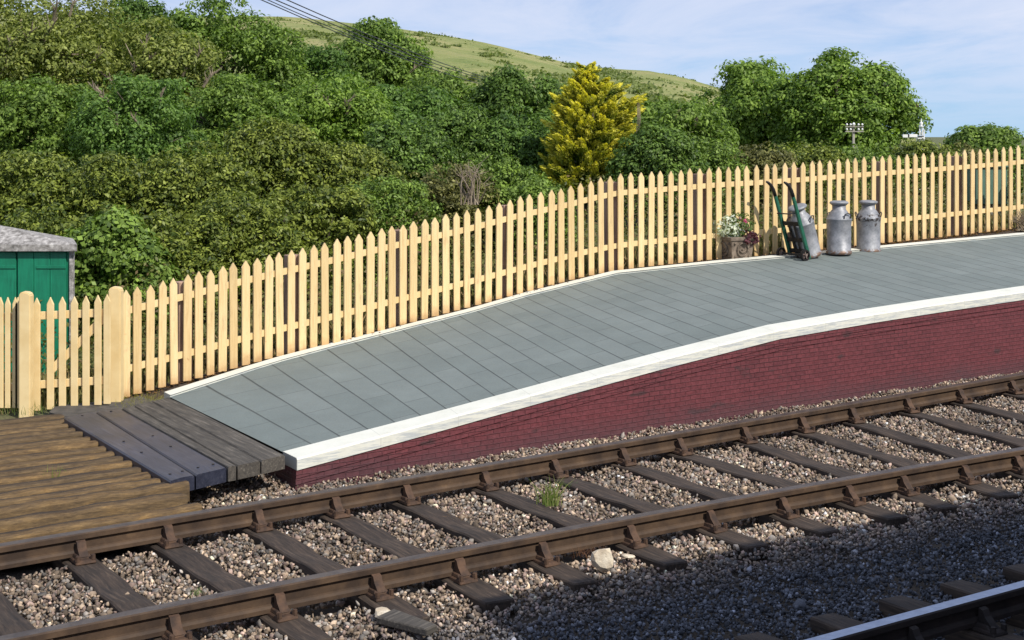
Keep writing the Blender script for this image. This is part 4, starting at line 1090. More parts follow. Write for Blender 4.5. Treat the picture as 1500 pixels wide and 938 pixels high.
# ---- shrubs behind the fence
def fenceY(px_): return ground_pt(min(max(px_, 180), 1500), interp(fence_bot_tab, min(max(px_, 180), 1500)), fence_z(min(max(px_, 180), 1500))).y
def shrub(px_, ytop, hw, dY, kind, label, nclump=1100, per=16, leafpx=5.2, mat='glossleaf', seed=0, name='shrub', ybot=None, asp=.5, tall=True):
    rr = random.Random(seed); Y = fenceY(px_) + dY; ztop = H - (ytop - HY) * Y / F; cx_ = (px_ - CX) * Y / F; gz = ground_h(cx_, Y); zb2 = gz + .05
    R = np.array([hw * Y / F, min(hw * Y / F * .7, .9 + dY * .25), (ztop - zb2) / 2]); c_ = np.array([cx_, Y, (ztop + zb2) / 2])
    root = empty(name, (cx_, Y, gz)); tag(root, label, 'shrub', 'shrubs behind the fence')
    L = lobes_in(c_, R * np.array([1.12, 1, 1.04]), 26, .26 * min(R[0], R[2] * 1.2) + .1, rr, .9, -1)
    A, B = GREENS[kind]; A = tuple(q * .6 for q in A); leaf = leafpx * 1.3 * Y / F
    V, Fc, C = crown(L, int(nclump * 1.25), 20, leaf, leaf * 1.9, A, B, aspect=asp, inner=.12, cutz=gz)
    np_mesh('foliage', V - np.array(root.location), Fc, M[mat], C, root)
    bm = bmesh.new()
    for q in range(9):
        a = rr.uniform(0, 6.28); e = Vector((math.cos(a) * R[0] * .8, math.sin(a) * R[1] * .6, rr.uniform(.9, 1.75) * R[2])); tube(bm, [Vector((rr.uniform(-.1, .1), 0, -.05)), e * .5 + Vector((0, 0, .1 * R[2])), e], [.022, .015, .004], 5)
    build('stems', bm, M['bark'], root)
    return root
SH = [
 (40, 222, 95, 4.6, 'laurel', 'tall olive-green shrub above the shed roof at the left edge', 1700, 16, 5.0),
 (165, 232, 85, 4.4, 'laurel', 'yellow-tinged shrub below the low dark bushy tree', 1700, 16, 5.0),
 (285, 215, 85, 4.2, 'laurel', 'olive hedge shrub right of the yellow-tinged shrub', 1700, 16, 4.8),
 (400, 178, 85, 4.8, 'laurel', 'tall brownish-green shrub rising above the hedge line left of centre', 1900, 16, 4.8),
 (500, 205, 75, 4.6, 'laurel', 'hedge shrub in front of the dip in the trees left of centre', 1500, 16, 4.6),
 (590, 185, 75, 5.4, 'dark', 'dark shrub right of the tall brownish-green shrub', 1400, 16, 4.4),
 (680, 158, 75, 6.5, 'dark', 'dark wind-swept thorn bush rising behind the dry bare stems', 1900, 16, 4.2),
 (765, 150, 62, 6.0, 'blue', 'dark bush hard against the left flank of the golden conifer', 1300, 16, 4.2),
 (60, 300, 90, 2.6, 'laurel', 'hedge shrub directly above the green shed', 1300, 16, 5.5),
 (165, 320, 70, 2.2, 'mid', 'bright green broad-leaved bramble to the right of the shed roof', 1300, 14, 6.4),
 (260, 300, 75, 2.4, 'laurel', 'glossy mid-green shrub behind the gate end of the fence', 1500, 16, 5.2),
 (360, 285, 75, 2.4, 'laurel', 'glossy hedge shrub behind the second fence panel', 1500, 16, 5.0),
 (460, 265, 75, 2.5, 'laurel', 'glossy dark green shrub behind the third fence panel', 1500, 16, 5.0),
 (560, 262, 75, 2.6, 'mid', 'leafy green shrub behind the fourth fence panel', 1400, 16, 4.6),
 (650, 238, 72, 2.9, 'brown', 'straggly brownish bush left of the dry bare stems', 1300, 14, 4.2),
 (740, 225, 65, 2.8, 'mid', 'green scrubby bush with dry bare stems in it', 1200, 14, 4.2),
 (790, 262, 50, 1.9, 'mid', 'small low bush at the left foot of the golden conifer', 700, 14, 4.2),
 (960, 190, 60, 3.0, 'dark', 'dark glossy bush at the right side of the golden conifer', 1300, 16, 4.4),
 (1030, 205, 60, 3.6, 'mid', 'green bush left of the potted flowers behind the fence', 1100, 16, 4.2),
 (1105, 212, 60, 4.0, 'brown', 'rough mixed bush behind the sack truck', 1000, 16, 4.0),
 (1180, 208, 60, 5.0, 'laurel', 'rough bush to the left of the telegraph pole foot', 1000, 16, 4.0),
 (1265, 214, 60, 5.0, 'mid', 'bush to the right of the telegraph pole foot', 900, 16, 3.8),
 (1345, 212, 55, 6.5, 'laurel', 'bush below the white signal post', 900, 16, 3.6),
 (1410, 214, 50, 7.0, 'brown', 'low scrub just right of the signal bush', 800, 16, 3.4),
 (1475, 216, 50, 6.0, 'mid', 'low bush at the right edge beyond the fence', 800, 16, 3.4),
]
for k, (x, yt, hw, dY, kd, lab, nc, per, lp) in enumerate(SH):
    shrub(x, yt, hw, dY, kd, lab, nc, per, lp, seed=300 + k, asp=.75 if lp > 6 else .5)
# low undergrowth right behind the fence (ivy, brambles) : stuff
def fence_world(t, dn): return w(t, fence_n(t) + dn, 0)
t_lo, t_hi = ft[0][0] - 3, ft[-1][0] + 2
k = 46000
tU = rng.uniform(t_lo, t_hi, k); dn = .30 + rng.random(k) ** 1.5 * 2.4
nU = np.interp(tU, [a for a, b in ft], [b for a, b in ft]) + dn; gU = np.interp(tU, [a for a, b in ft], [p.z for p in fz_line])
hU = (.10 + .55 * np.clip((dn - .45) / 1.2, 0, 1)) * (1 + .5 * np.sin(tU * 3.1) * np.sin(tU * 1.3 + 1)) * rng.random(k) ** .6
P = np.stack([tU * T.x + nU * N.x, tU * T.y + nU * N.y, gU - .03 + hU], -1)
cl = lerpc((.06, .085, .02), (.22, .22, .06), rng.random(k)); dr = rng.random(k) < .25; cl[dr] = lerpc((.12, .08, .035), (.26, .19, .09), rng.random(dr.sum()))
V, Fc, C = leaf_quads(P, rng.uniform(.03, .065, k), unit(k) * .8 + np.array([-.1, -.5, .5]), unit(k), cl, .5)
# grass blades
k2 = 26000
t2 = rng.uniform(t_lo, t_hi, k2); d2 = .08 + rng.random(k2) ** 1.3 * .9; n2 = np.interp(t2, [a for a, b in ft], [b for a, b in ft]) + d2; g2 = np.interp(t2, [a for a, b in ft], [p.z for p in fz_line])
h2 = rng.uniform(.06, .26, k2) * np.clip(d2 / .35, .35, 1.0); base = np.stack([t2 * T.x + n2 * N.x, t2 * T.y + n2 * N.y, g2 - .06], -1)
lean = rng.normal(0, .35, (k2, 3)); lean[:, 2] = 1; c2_ = lerpc((.09, .12, .025), (.24, .21, .07), rng.random(k2)); dr = rng.random(k2) < .4; c2_[dr] = lerpc((.26, .17, .07), (.42, .31, .15), rng.random(dr.sum()))
Vb, Fb, Cb = leaf_quads(base + lean * h2[:, None] * .5, h2, np.tile(np.array([[.2, -1, .2]]), (k2, 1)) + unit(k2) * .4, lean, c2_, .07, 0)
V, Fc, C = merge([(V, Fc, C), (Vb, Fb, Cb)])
tag(np_mesh('undergrowth', V, Fc, M['leaf'], C), 'tangled ivy, brambles and dry grass at the foot of the hedge behind the pickets', 'undergrowth', kind='stuff')
# leaf litter along the foot of the fence
k = 5000; tL = rng.uniform(t_lo + 3, t_hi, k); nL = np.interp(tL, [a for a, b in ft], [b for a, b in ft]) + rng.normal(0.02, .05, k); gL = np.interp(tL, [a for a, b in ft], [p.z for p in fz_line])
P = np.stack([tL * T.x + nL * N.x, tL * T.y + nL * N.y, gL - .02 + rng.random(k) * .025], -1)
V, Fc, C = leaf_quads(P, rng.uniform(.02, .05, k), unit(k) * .6 + np.array([0, 0, 1]), unit(k), lerpc((.06, .03, .015), (.22, .12, .05), rng.random(k)), .5)
tag(np_mesh('leaf_litter', V, Fc, M['leaf'], C), 'dry brown leaf litter along the bottom of the fence', 'leaf litter', kind='stuff')
# soil strip the pickets stand on
bm = bmesh.new(); R_ = []
for i in range(len(fp)):
    p = fp[i][0]; a = fp[max(i - 1, 0)][0]; b = fp[min(i + 1, len(fp) - 1)][0]; d = b - a; d.z = 0; d.normalize(); nn = Vector((-d.y, d.x, 0))
    R_.append([bm.verts.new(p + nn * u_ + Vector((0, 0, v_ + .008 * math.sin(i * 1.7 + u_ * 30)))) for u_, v_ in ((-.10, -.25), (-.09, -.035), (0, -.02), (.25, -.03), (.6, -.05), (.62, -.3))])
for r0, r1 in zip(R_, R_[1:]):
    for q in range(5): bm.faces.new((r0[q], r1[q], r1[q + 1], r0[q + 1]))
tag(build('soil_strip', bm, M['soil'], smooth=True), kind='structure')
# ---- golden conifer
def conifer():
    Y = fenceY(870) + 4.2; sx = Y / F
    prof = [(92, 858, 6), (104, 862, 18), (118, 866, 34), (132, 872, 50), (145, 876, 60), (160, 874, 64), (185, 868, 64), (210, 864, 64), (235, 860, 60), (262, 858, 56), (285, 858, 52)]
    x0 = (866 - CX) * sx; gz = ground_h(x0, Y); root = empty('golden_conifer', (x0, Y, gz)); tag(root, 'broad golden-yellow conifer with feathery upswept sprays behind the fence', 'conifer')
    nb = 640
    yy = 90 + (285 - 90) * rng.random(nb) ** .8; a = rng.uniform(0, 2 * math.pi, nb)
    hw = np.interp(yy, [p[0] for p in prof], [p[2] for p in prof]) * .78; xc = np.interp(yy, [p[0] for p in prof], [p[1] for p in prof])
    rad = rng.uniform(.5, 1.0, nb) * (1 + .13 * np.sin(yy * .36 + np.sin(a * 2))); d = np.stack([np.cos(a), np.sin(a)], -1)
    C0 = np.stack([(xc - CX) * sx + d[:, 0] * hw * sx * rad, Y + d[:, 1] * hw * sx * rad * .9, H - (yy + 9 - HY) * sx], -1)
    out = np.stack([d[:, 0], d[:, 1], rng.uniform(.35, .9, nb)], -1); out[:, 0] += .12; out /= np.linalg.norm(out, axis=1)[:, None]
    Ls = rng.uniform(.22, .46, nb) * np.clip(hw / 45, .45, 1); wd_b = Ls * rng.uniform(.15, .25, nb); tone = rng.uniform(-.18, .18, nb)
    per = 125; idx = np.repeat(np.arange(nb), per); k = nb * per
    side = np.cross(out, np.array([0, 0, 1.0])); side /= np.linalg.norm(side, axis=1)[:, None]; upv = np.cross(side, out)
    u_ = rng.random(k) ** .8; ph = rng.uniform(0, 2 * math.pi, k); rr_ = (np.sin(np.pi * np.clip(u_ * .93 + .05, 0, 1)) ** .8) * rng.uniform(.5, 1.1, k)
    P = C0[idx] + out[idx] * (Ls[idx] * (u_ - .35))[:, None] + side[idx] * (np.cos(ph) * rr_ * wd_b[idx])[:, None] + upv[idx] * (np.sin(ph) * rr_ * wd_b[idx] * .55 + .10 * Ls[idx] * u_ ** 2)[:, None]
    dirv = out[idx] + unit(k) * .35 + side[idx] * (np.cos(ph) * .4)[:, None]; nrm = upv[idx] * (.8 + .5 * np.sin(ph))[:, None] + unit(k) * .5 + side[idx] * (np.cos(ph) * .6)[:, None]
    f_ = np.clip(u_ ** 1.5 * 1.15 - .08 + tone[idx] + rng.normal(0, .10, k) - (.30 * np.clip((yy - 170) / 110, 0, 1))[idx], 0, 1)
    col = lerpc((.085, .14, .018), (.85, .76, .11), f_)
    V, Fc, C = leaf_quads(P, rng.uniform(.045, .085, k), nrm, dirv, col, .30)
    np_mesh('foliage', V - np.array(root.location), Fc, M['leaf'], C, root)
    bm = bmesh.new(); tube(bm, [(0, 0, 0), (0, 0, .9), (0, 0, 1.9)], [.1, .07, .02], 8); build('trunk', bm, M['bark'], root)
    # bare dead leader on its right side
    for k in range(3):
        bm = bmesh.new(); q = depth_pt(932 + k * 2, 200, Y - .3) - root.location; q2 = depth_pt(934 + k * 1.5, 142 + 5 * k, Y - .3) - root.location; tube(bm, [q, q.lerp(q2, .5) + Vector((.01, 0, 0)), q2], [.008, .007, .003], 5); build('bare_stem', bm, M['drywood'], root)
conifer()
# dry bare stems
def dry_bush(px_, py_, Y, hpx, label, k=22, seed=3, wpx=22):
    rr = random.Random(seed); b = depth_pt(px_, py_, Y); bm = bmesh.new()
    for _ in range(k):
        e = Vector((rr.uniform(-1, 1) * wpx, rr.uniform(-1, 1) * wpx * .5, hpx * rr.uniform(.5, 1))) * Y / F; s_ = Vector((rr.uniform(-.1, .1), rr.uniform(-.1, .1), 0)); m_ = s_.lerp(e, .55) + Vector((rr.uniform(-.06, .06), 0, .03)); tube(bm, [s_, m_, e], [.007, .005, .002], 4)
        for _q in range(2):
            f0 = m_.lerp(e, rr.random()); tube(bm, [f0, f0 + Vector((rr.uniform(-.12, .12), rr.uniform(-.06, .06), rr.uniform(.02, .14)))], [.004, .0015], 4)
    o = build('dry_stems', bm, M['drywood'], loc=b); tag(o, label, 'dead shrub'); return o
dry_bush(688, 300, fenceY(688) + 1.55, 65, 'pale dry bare stems sticking out of the bushes left of the conifer')
dry_bush(1497, 338, fenceY(1490) - .12, 20, 'clump of dry straw-coloured stems at the fence foot on the right edge', 26, 5, 18)
# a shrub-dotted hillside: scrub clumps as stuff
k = 620; uu = rng.uniform(350, 1150, k); zz_ = rng.uniform(150, 400, k)
P = []
for u, z in zip(uu, zz_):
    if math.sin(u * .03 + z * .02) + math.sin(u * .011 - z * .035) < rng.uniform(-1, .9): continue
    yc = interp(crest, u); C_ = (HY - yc) * 420 / F + H; q = (z - 75) / 345; P.append(((u - CX) * z / F, z, C_ * q ** .95 - .1))
P = np.array(P); per = 60; idx = np.repeat(np.arange(len(P)), per)
rad = rng.uniform(.4, 1.2, len(P))
Q = P[idx] + np.abs(rng.normal(size=(len(idx), 3))) * np.array([0, 0, .35]) * rad[idx][:, None] + rng.normal(size=(len(idx), 3)) * np.array([1.2, 1.2, 0]) * rad[idx][:, None]
V, Fc, C = leaf_quads(Q, rng.uniform(.4, .9, len(Q)), unit(len(Q)) + np.array([0, -.3, .9]), unit(len(Q)), lerpc((.10, .14, .035), (.22, .26, .08), rng.random(len(Q))), .7)
tag(np_mesh('hill_scrub', V, Fc, M['leaf'], C), 'patches of gorse and scrub scattered over the dry grassy hillside', 'scrub', kind='stuff')
# ================================================================== WEEDS
def grass_tuft(px_, py_, h, label, k=40, sp=.05, cA=(.10, .16, .03), cB=(.28, .30, .10), z=0.0, name='grass_tuft', bend=.45, wd_=.045):
    p = ground_pt(px_, py_, z); n = k; base = rng.normal(0, sp * .4, (n, 3)); base[:, 2] = -.01
    lean = rng.normal(0, bend, (n, 3)); lean[:, 2] = 1; hh = h * rng.uniform(.4, 1.0, n)
    parts = []; prev = base; col = lerpc(cA, cB, rng.random(n))
    for s_ in range(3):
        d = lean.copy(); d[:, :2] *= (.4 + s_ * .8); d /= np.linalg.norm(d, axis=1)[:, None]; nx = prev + d * (hh / 3)[:, None]
        side = np.cross(d, np.array([0, -1, .1])); side /= np.linalg.norm(side, axis=1)[:, None]; w0 = hh * wd_ * (1 - s_ / 3.2); w1 = hh * wd_ * (1 - (s_ + 1) / 3.2)
        V = np.stack([prev - side * w0[:, None] * .5, prev + side * w0[:, None] * .5, nx + side * w1[:, None] * .5, nx - side * w1[:, None] * .5], 1).reshape(-1, 3)
        parts.append((V, (np.arange(n) * 4)[:, None] + np.arange(4)[None], col)); prev = nx
    V, Fc, C = merge(parts); o = np_mesh(name, V, Fc, M['leaf'], C); o.location = p; tag(o, label, 'weed', 'weeds between the stones'); return o
grass_tuft(806, 738, .21, 'tall seeding grass tuft between the rails near the middle of the track', 55, .07)
grass_tuft(288, 868, .06, 'small green weed between the sleepers at lower left', 26, .05, (.06, .14, .03), (.14, .24, .06), bend=.9)
grass_tuft(80, 706, .12, 'green grass tuft growing through the ridged boards', 26, .07, (.12, .20, .02), (.25, .32, .05), z=.12, bend=.3)
grass_tuft(118, 712, .05, 'tiny green weed beside the grass tuft on the ridged boards', 18, .05, (.12, .20, .02), (.25, .32, .05), z=.12)
grass_tuft(833, 710, .05, 'low green weed right of the tall seeding grass', 20, .05, (.05, .12, .03), (.12, .2, .06), bend=.9)
grass_tuft(866, 812, .10, 'reddish dry weed by the front rail left of the limestone rock', 60, .12, (.14, .05, .03), (.28, .15, .08), bend=1.0, wd_=.02)
grass_tuft(520, 812, .06, 'rusty dry weed between sleepers left of centre', 40, .10, (.16, .08, .04), (.32, .2, .1), bend=1.0, wd_=.03)
grass_tuft(672, 757, .06, 'rusty dry weed behind the middle sleeper', 40, .10, (.16, .08, .04), (.32, .2, .1), bend=1.0, wd_=.03)
grass_tuft(205, 588, .07, 'yellow-green mossy grass patch at the foot of the platform ramp', 420, .42, (.18, .18, .03), (.36, .33, .08), z=.15, bend=.6)
for x, y, lab in ((54, 602, 'green grass sprigs at the foot of the left gate post'), (10, 603, 'grass at the foot of the short left fence'), (120, 592, 'grass sprigs under the middle of the gate')):
    grass_tuft(x, y, .10, lab, 50, .22, (.08, .13, .03), (.2, .26, .07), z=.12)
# broken timber at lower edge
def chip_timber(px_, py_, label):
    p = ground_pt(px_, py_, .0); bm = bmesh.new(); box(bm, (0, 0, 0), (.30, .12, .035), .006); 
    for v in bm.verts:
        if v.co.x > 0: v.co.y *= .6
    o = build('broken_timber', bm, M['plank_grey'], loc=p + Vector((0, 0, .012)), rz=TH - 1.3); o.rotation_euler.x = .06; tag(o, label, 'timber')
chip_timber(598, 917, 'broken grey piece of timber lying on the stones at the bottom edge')
# ================================================================== PLANTER
pc = plat_pt(1076, 381); s1 = pc.y / F; ra = TH - .12
pot = empty('flower_pot', pc + Vector((0, .0, 0))); pot.rotation_euler = (0, 0, ra - .0); tag(pot, 'square weathered brown stone planter with a raised wreath ornament holding flowers', 'planter')
wt, wb, hp = .33, .255, .262
bm = bmesh.new()
def sq(wd_, z, ins=0): return [bm.verts.new(Vector((x * wd_ / 2, y * wd_ / 2, z))) for x, y in ((-1, -1), (1, -1), (1, 1), (-1, 1))]
rings = [sq(wb, 0), sq(wb + .012, .012), sq(wb + .006, .03), sq(wt - .022, hp - .045), sq(wt + .006, hp - .036), sq(wt + .008, hp - .004), sq(wt, hp), sq(wt - .05, hp), sq(wt - .055, hp - .04)]
for r0, r1 in zip(rings, rings[1:]):
    for k in range(4): bm.faces.new((r0[k], r0[(k + 1) % 4], r1[(k + 1) % 4], r1[k]))
bm.faces.new(rings[0][::-1])
build('pot_body', bm, M['pot'], pot)
bm = bmesh.new(); v_ = [bm.verts.new(Vector((x * .14, y * .14, hp - .035))) for x, y in ((-1, -1), (1, -1), (1, 1), (-1, 1))]; bm.faces.new(v_); build('soil', bm, M['soil'], pot)
for face in range(4):
    bm = bmesh.new(); Rf = Matrix.Rotation(face * math.pi / 2, 4, 'Z'); pts = []
    for k in range(19):
        a = 2 * math.pi * k / 18; x = .072 * math.cos(a); z = .125 + .072 * math.sin(a); yy = -(wb / 2 + .004 + (wt - wb) / 2 * z / hp) - .002; pts.append(Rf @ Vector((x, yy, z)))
    tube(bm, pts, .009, 6)
    for k in range(9):
        a = math.pi * (.2 + .6 * k / 8) + math.pi; x = .04 * math.cos(a); z = .135 + .04 * math.sin(a); yy = -(wb / 2 + .004 + (wt - wb) / 2 * z / hp); bmesh.ops.create_icosphere(bm, subdivisions=1, radius=.011, matrix=Matrix.Translation(Rf @ Vector((x, yy, z))))
    for (x, z) in ((-.105, .19), (.105, .19), (-.09, .05), (.09, .05), (0, .125)):
        yy = -(wb / 2 + .004 + (wt - wb) / 2 * z / hp); bmesh.ops.create_icosphere(bm, subdivisions=1, radius=.014, matrix=Matrix.Translation(Rf @ Vector((x, yy, z))))
    build('wreath_ornament', bm, M['pot'], pot, smooth=True)
def small_plant(name, label, cpx, n, R, leaf, cA, cB, cat='plant', asp=.45, up=.5, cl=40):
    c_ = np.array(depth_pt(cpx[0], cpx[1], pc.y + cpx[2])); root = pc + Vector((0, 0, hp)); 
    L = [(c_, R)]
    V, Fc, C = crown(L, cl, max(n // cl, 1), leaf, leaf * 1.1, cA, cB, aspect=asp, inner=.3)
    bm = bmesh.new()
    e_ = empty(name, pc + Vector((0, 0, hp - .035))); tag(e_, label, cat)
    np_mesh('leaves', V - np.array(e_.location), Fc, M['leaf'], C, e_)
    for q in range(8):
        a = random.uniform(0, 6.28); d = Vector(c_) + Vector((math.cos(a) * R[0] * .7, math.sin(a) * R[1] * .7, R[2] * .3)) - e_.location; tube(bm, [Vector((random.uniform(-.04, .04), random.uniform(-.04, .04), 0)), d * .6, d], [.004, .003, .002], 4)
    build('stems', bm, M['bark'] if 'purple' in label else M['drywood'], e_)
    return e_
sil = small_plant('silver_plant', 'white and silver-leaved plant filling the left of the square planter', (1066, 335, -.02), 1500, (.135, .12, .125), .036, (.50, .54, .46), (.88, .88, .86), asp=.5, cl=110)
gre = small_plant('flowering_plant', 'green flowering plant with one pink bloom in the middle of the square planter', (1084, 332, .0), 900, (.14, .12, .14), .034, (.05, .10, .02), (.16, .24, .06), cl=60)
pur = small_plant('purple_plant', 'dark purple-leaved plant trailing over the right rim of the square planter', (1097, 349, -.06), 420, (.085, .08, .075), .032, (.06, .015, .025), (.20, .07, .09), asp=.8, cl=40)
def bloom(px_, py_, dY, r, c1, name='pink_flower', n=26):
    c_ = depth_pt(px_, py_, pc.y + dY); P = np.array(c_)[None] + unit(n) * r * .55; V, Fc, C = leaf_quads(P, np.full(n, r * .95), unit(n) + np.array([0, -.6, .5]), unit(n), lerpc(c1, [min(1, q * 1.4) for q in c1], rng.random(n)), .9)
    np_mesh(name, V - np.array(gre.location), Fc, M['leaf'], C, gre)
bloom(1092, 324, -.12, .028, (.62, .16, .32)); bloom(1084, 319, -.08, .02, (.62, .42, .48), 'pale_flower')
# ================================================================== TELEGRAPH POLE
Yt = 33
def tp_(x, y): return depth_pt(x, y, Yt)
pole = empty('telegraph_pole', tp_(1249, 232)); tag(pole, 'grey wooden telegraph pole with two crossarms of white insulators before the big tree', 'telegraph pole'); o_ = pole.location.copy(); sp1 = Yt / F
gzp = ground_h(pole.location.x, Yt)
bm = bmesh.new(); tube(bm, [Vector((0, 0, gzp - o_.z)), tp_(1250.5, 182) - o_], [.036, .028], 10); build('pole', bm, M['grey_pole'], pole, smooth=True)
bm = bmesh.new(); bmesh.ops.create_cone(bm, cap_ends=True, segments=10, radius1=.04, radius2=.01, depth=.05, matrix=Matrix.Translation(tp_(1250.7, 181) - o_)); build('cap', bm, M['porcelain'], pole)
for ya in (186, 193):
    bm = bmesh.new(); box(bm, tp_(1251, ya) - o_ + Vector((0, -.04, 0)), (27 * sp1, .04, .028), .003); arm = build('crossarm', bm, M['grey_pole'], pole)
    for xi in (1240, 1245.5, 1257, 1262.5):
        bm = bmesh.new(); bp_ = tp_(xi, ya) - o_ + Vector((0, -.04, .016)); lathe(bm, [(0, 0), (.012, 0), (.014, .02), (.026, .022), (.024, .045), (.015, .06), (0, .064)], 10, Matrix.Translation(bp_)); build('insulator', bm, M['porcelain'], arm, smooth=True)
bm = bmesh.new(); box(bm, tp_(1249.5, 218) - o_, (8 * sp1, .03, .018), .002); build('step', bm, M['grey_pole'], pole)
bm = bmesh.new(); tube(bm, [tp_(1252, 209) - o_, tp_(1260, 226) - o_, tp_(1266, 238) - o_], .006, 5); build('stay_wire', bm, M['grey_pole'], pole)
# ================================================================== SIGNAL
Ys = 30; ss = Ys / F
def sg_(x, y): return depth_pt(x, y, Ys)
sig = empty('railway_signal', sg_(1348, 222)); tag(sig, 'white lattice railway signal post with a finial and horizontal arms beyond the hedge', 'signal'); o_ = sig.location.copy()
bm = bmesh.new(); zb3 = -.3 - o_.z; x0, x1 = (sg_(1347.3, 0) - o_).x, (sg_(1351.5, 0) - o_).x
zt3 = (sg_(0, 186) - o_).z
for x in (x0, x1): box(bm, (x, 0, (zb3 + zt3) / 2), (.024, .024, zt3 - zb3), .002)
z = zb3; flip = 0
while z < zt3 - .12:
    a = Vector((x0 if flip else x1, 0, z)); b = Vector((x1 if flip else x0, 0, z + .13)); tube(bm, [a, b], .006, 4); z += .075; flip = 1 - flip
build('lattice_post', bm, M['white_paint'], sig)
bm = bmesh.new(); xm = (x0 + x1) / 2; lathe(bm, [(0, zt3), (.05, zt3), (.05, zt3 + .017), (.018, zt3 + .03), (.04, zt3 + .06), (.035, zt3 + .09), (.012, zt3 + .11), (.008, zt3 + .15), (0, zt3 + .19)], 12, Matrix.Translation((xm, 0, 0))); build('finial', bm, M['white_paint'], sig, smooth=True)
for (xa, xb, y, hh) in ((1321.5, 1329, 199.5, 4.5), (1331, 1343, 199, 4.5)):
    bm = bmesh.new(); a = sg_(xa, y) - o_; b = sg_(xb, y) - o_; box(bm, ((a.x + b.x) / 2, -.04, a.z), (b.x - a.x, .02, hh * ss), .003); build('signal_arm', bm, M['white_paint'], sig)
bm = bmesh.new(); a = sg_(1329, 199.2) - o_; b = sg_(1331, 199.2) - o_; box(bm, ((a.x + b.x) / 2, -.04, a.z), (b.x - a.x, .018, 4.3 * ss), .0); build('arm_stripe', bm, M['black_iron'], sig)
bm = bmesh.new(); a = sg_(1343, 200) - o_; b = sg_(1352, 200) - o_; box(bm, ((a.x + b.x) / 2, -.04, a.z), (b.x - a.x, .03, 1.6 * ss), .003); build('arm_pivot', bm, M['black_iron'], sig)
for y, xa, xb in ((203, 1343, 1354), (216.5, 1335, 1353), (218.5, 1341, 1354)):
    bm = bmesh.new(); a = sg_(xa, y) - o_; b = sg_(xb, y) - o_; box(bm, ((a.x + b.x) / 2, .0, a.z), (b.x - a.x, .16, .02), .003); build('platform', bm, M['white_paint'], sig)
bm = bmesh.new(); tube(bm, [sg_(1343, 201) - o_, sg_(1343, 216) - o_], .01, 5); tube(bm, [sg_(1354, 190) - o_, sg_(1353.5, 216) - o_], .012, 5); build('ladder', bm, M['white_paint'], sig)
# ================================================================== OVERHEAD WIRES
def wire(pa, pb, label, r=.012, sag=.35):
    a, b = depth_pt(*pa), depth_pt(*pb); bm = bmesh.new(); pts = []
    for k in range(25):
        q = k / 24; p = a.lerp(b, q); p.z -= sag * 4 * q * (1 - q); pts.append(p - a)
    tube(bm, pts, r, 5); o = build('overhead_wire', bm, M['wire'], loc=a); tag(o, label, 'wire', 'overhead wires above the trees'); return o
for (pa, pb, lab) in (((300, -42, 24), (862, 128, 80), 'lowest of the overhead wires slanting down across the sky and hill'), ((385, -8, 22), (905, 128, 80), 'upper overhead wire entering at the top edge left of the hill'), ((402, -8, 22), (912, 128, 80), 'topmost overhead wire slanting down towards the conifer'), ((378, -2, 24), (895, 136, 80), 'overhead wire second from the bottom of the bundle')):
    wire(pa, pb, lab, .010, .9)
# pale green box beyond the fence at right
Yg = fenceY(1440) + 1.6
cab = empty('trackside_cabinet', depth_pt(1452, 300, Yg)); tag(cab, 'pale green painted cabinet half hidden behind the fence at the right', 'cabinet'); o_ = cab.location.copy()
bm = bmesh.new(); a = depth_pt(1429, 246, Yg); b = depth_pt(1476, 300, Yg); box(bm, Vector(((a.x + b.x) / 2, Yg + .2, (a.z + b.z) / 2)) - o_, (b.x - a.x, .4, a.z - b.z), .01); build('housing', bm, M['pale_green'], cab)
bm = bmesh.new(); box(bm, Vector(((a.x + b.x) / 2, Yg + .2, a.z + .02)) - o_, (b.x - a.x + .06, .46, .035), .008); build('lid', bm, M['pale_green'], cab)
bm = bmesh.new(); box(bm, Vector(((a.x + b.x) / 2, Yg + .2, b.z - .3)) - o_, (b.x - a.x - .1, .3, .6), .01); build('plinth', bm, M['concrete_roof'], cab)
# ================================================================== NEAR PLATFORM + STATION CANOPY (behind the photographer, casts the shade)
nearn = lambda t: float(np.polyval(ct, t)) - .02 - 1.505 - .80
np_root = empty('railway_platform', w(5, nearn(5) - 2, 0)); tag(np_root, 'near station platform on the photographers side, outside the frame', 'platform'); o_ = np_root.location.copy()
bm = bmesh.new(); box(bm, (0, -3.0, .33), (60, 6.0, .66), .0); build('brick_wall', bm, M['brick'], np_root, w(10, nearn(5), -.05) - o_, rz=TH)
bm = bmesh.new(); box(bm, (0, -3.0, 0), (60.2, 6.1, .08), .005); build('paving', bm, M['tarmac'], np_root, w(10, nearn(5), .66) - o_, rz=TH)
SUN_EL = math.radians(43); hor = (N * math.cos(math.radians(8)) - T * math.sin(math.radians(8))).normalized()
travel = hor * math.cos(SUN_EL) + Vector((0, 0, -math.sin(SUN_EL)))
HC = 3.9
g0 = ground_pt(676, 890, -.05); g1 = ground_pt(1500, 717, -.05)
back = travel * ((HC + .05) / travel.z)   # points back up to the eave height
e0 = g0 + back; e1 = g1 + back; ed = (e1 - e0); ed.z = 0; ed.normalize(); en = Vector((ed.y, -ed.x, 0))
print('eave', e0, e1, 'dir', math.degrees(math.atan2(ed.y, ed.x)))
st = empty('station_building', e0 + ed * 8 + en * 4 - Vector((0, 0, e0.z))); tag(st, 'station building with a platform canopy standing behind the photographer', 'building'); o_ = st.location.copy(); ra_ = math.atan2(ed.y, ed.x)
def stb(name, c, d, m, parent=st, bev=.01):
    bm = bmesh.new(); box(bm, (0, 0, 0), d, bev); p = e0 + ed * c[0] + en * c[1]; p.z = c[2]; return build(name, bm, m, parent, p - o_, rz=ra_)
stb('canopy_roof', (12, 4.0, HC - .08), (24, 8.0, .16), M['grey_pole'])
stb('wall', (12.4, 6.2, 2.3), (23, 3.4, 3.1), M['brick'])
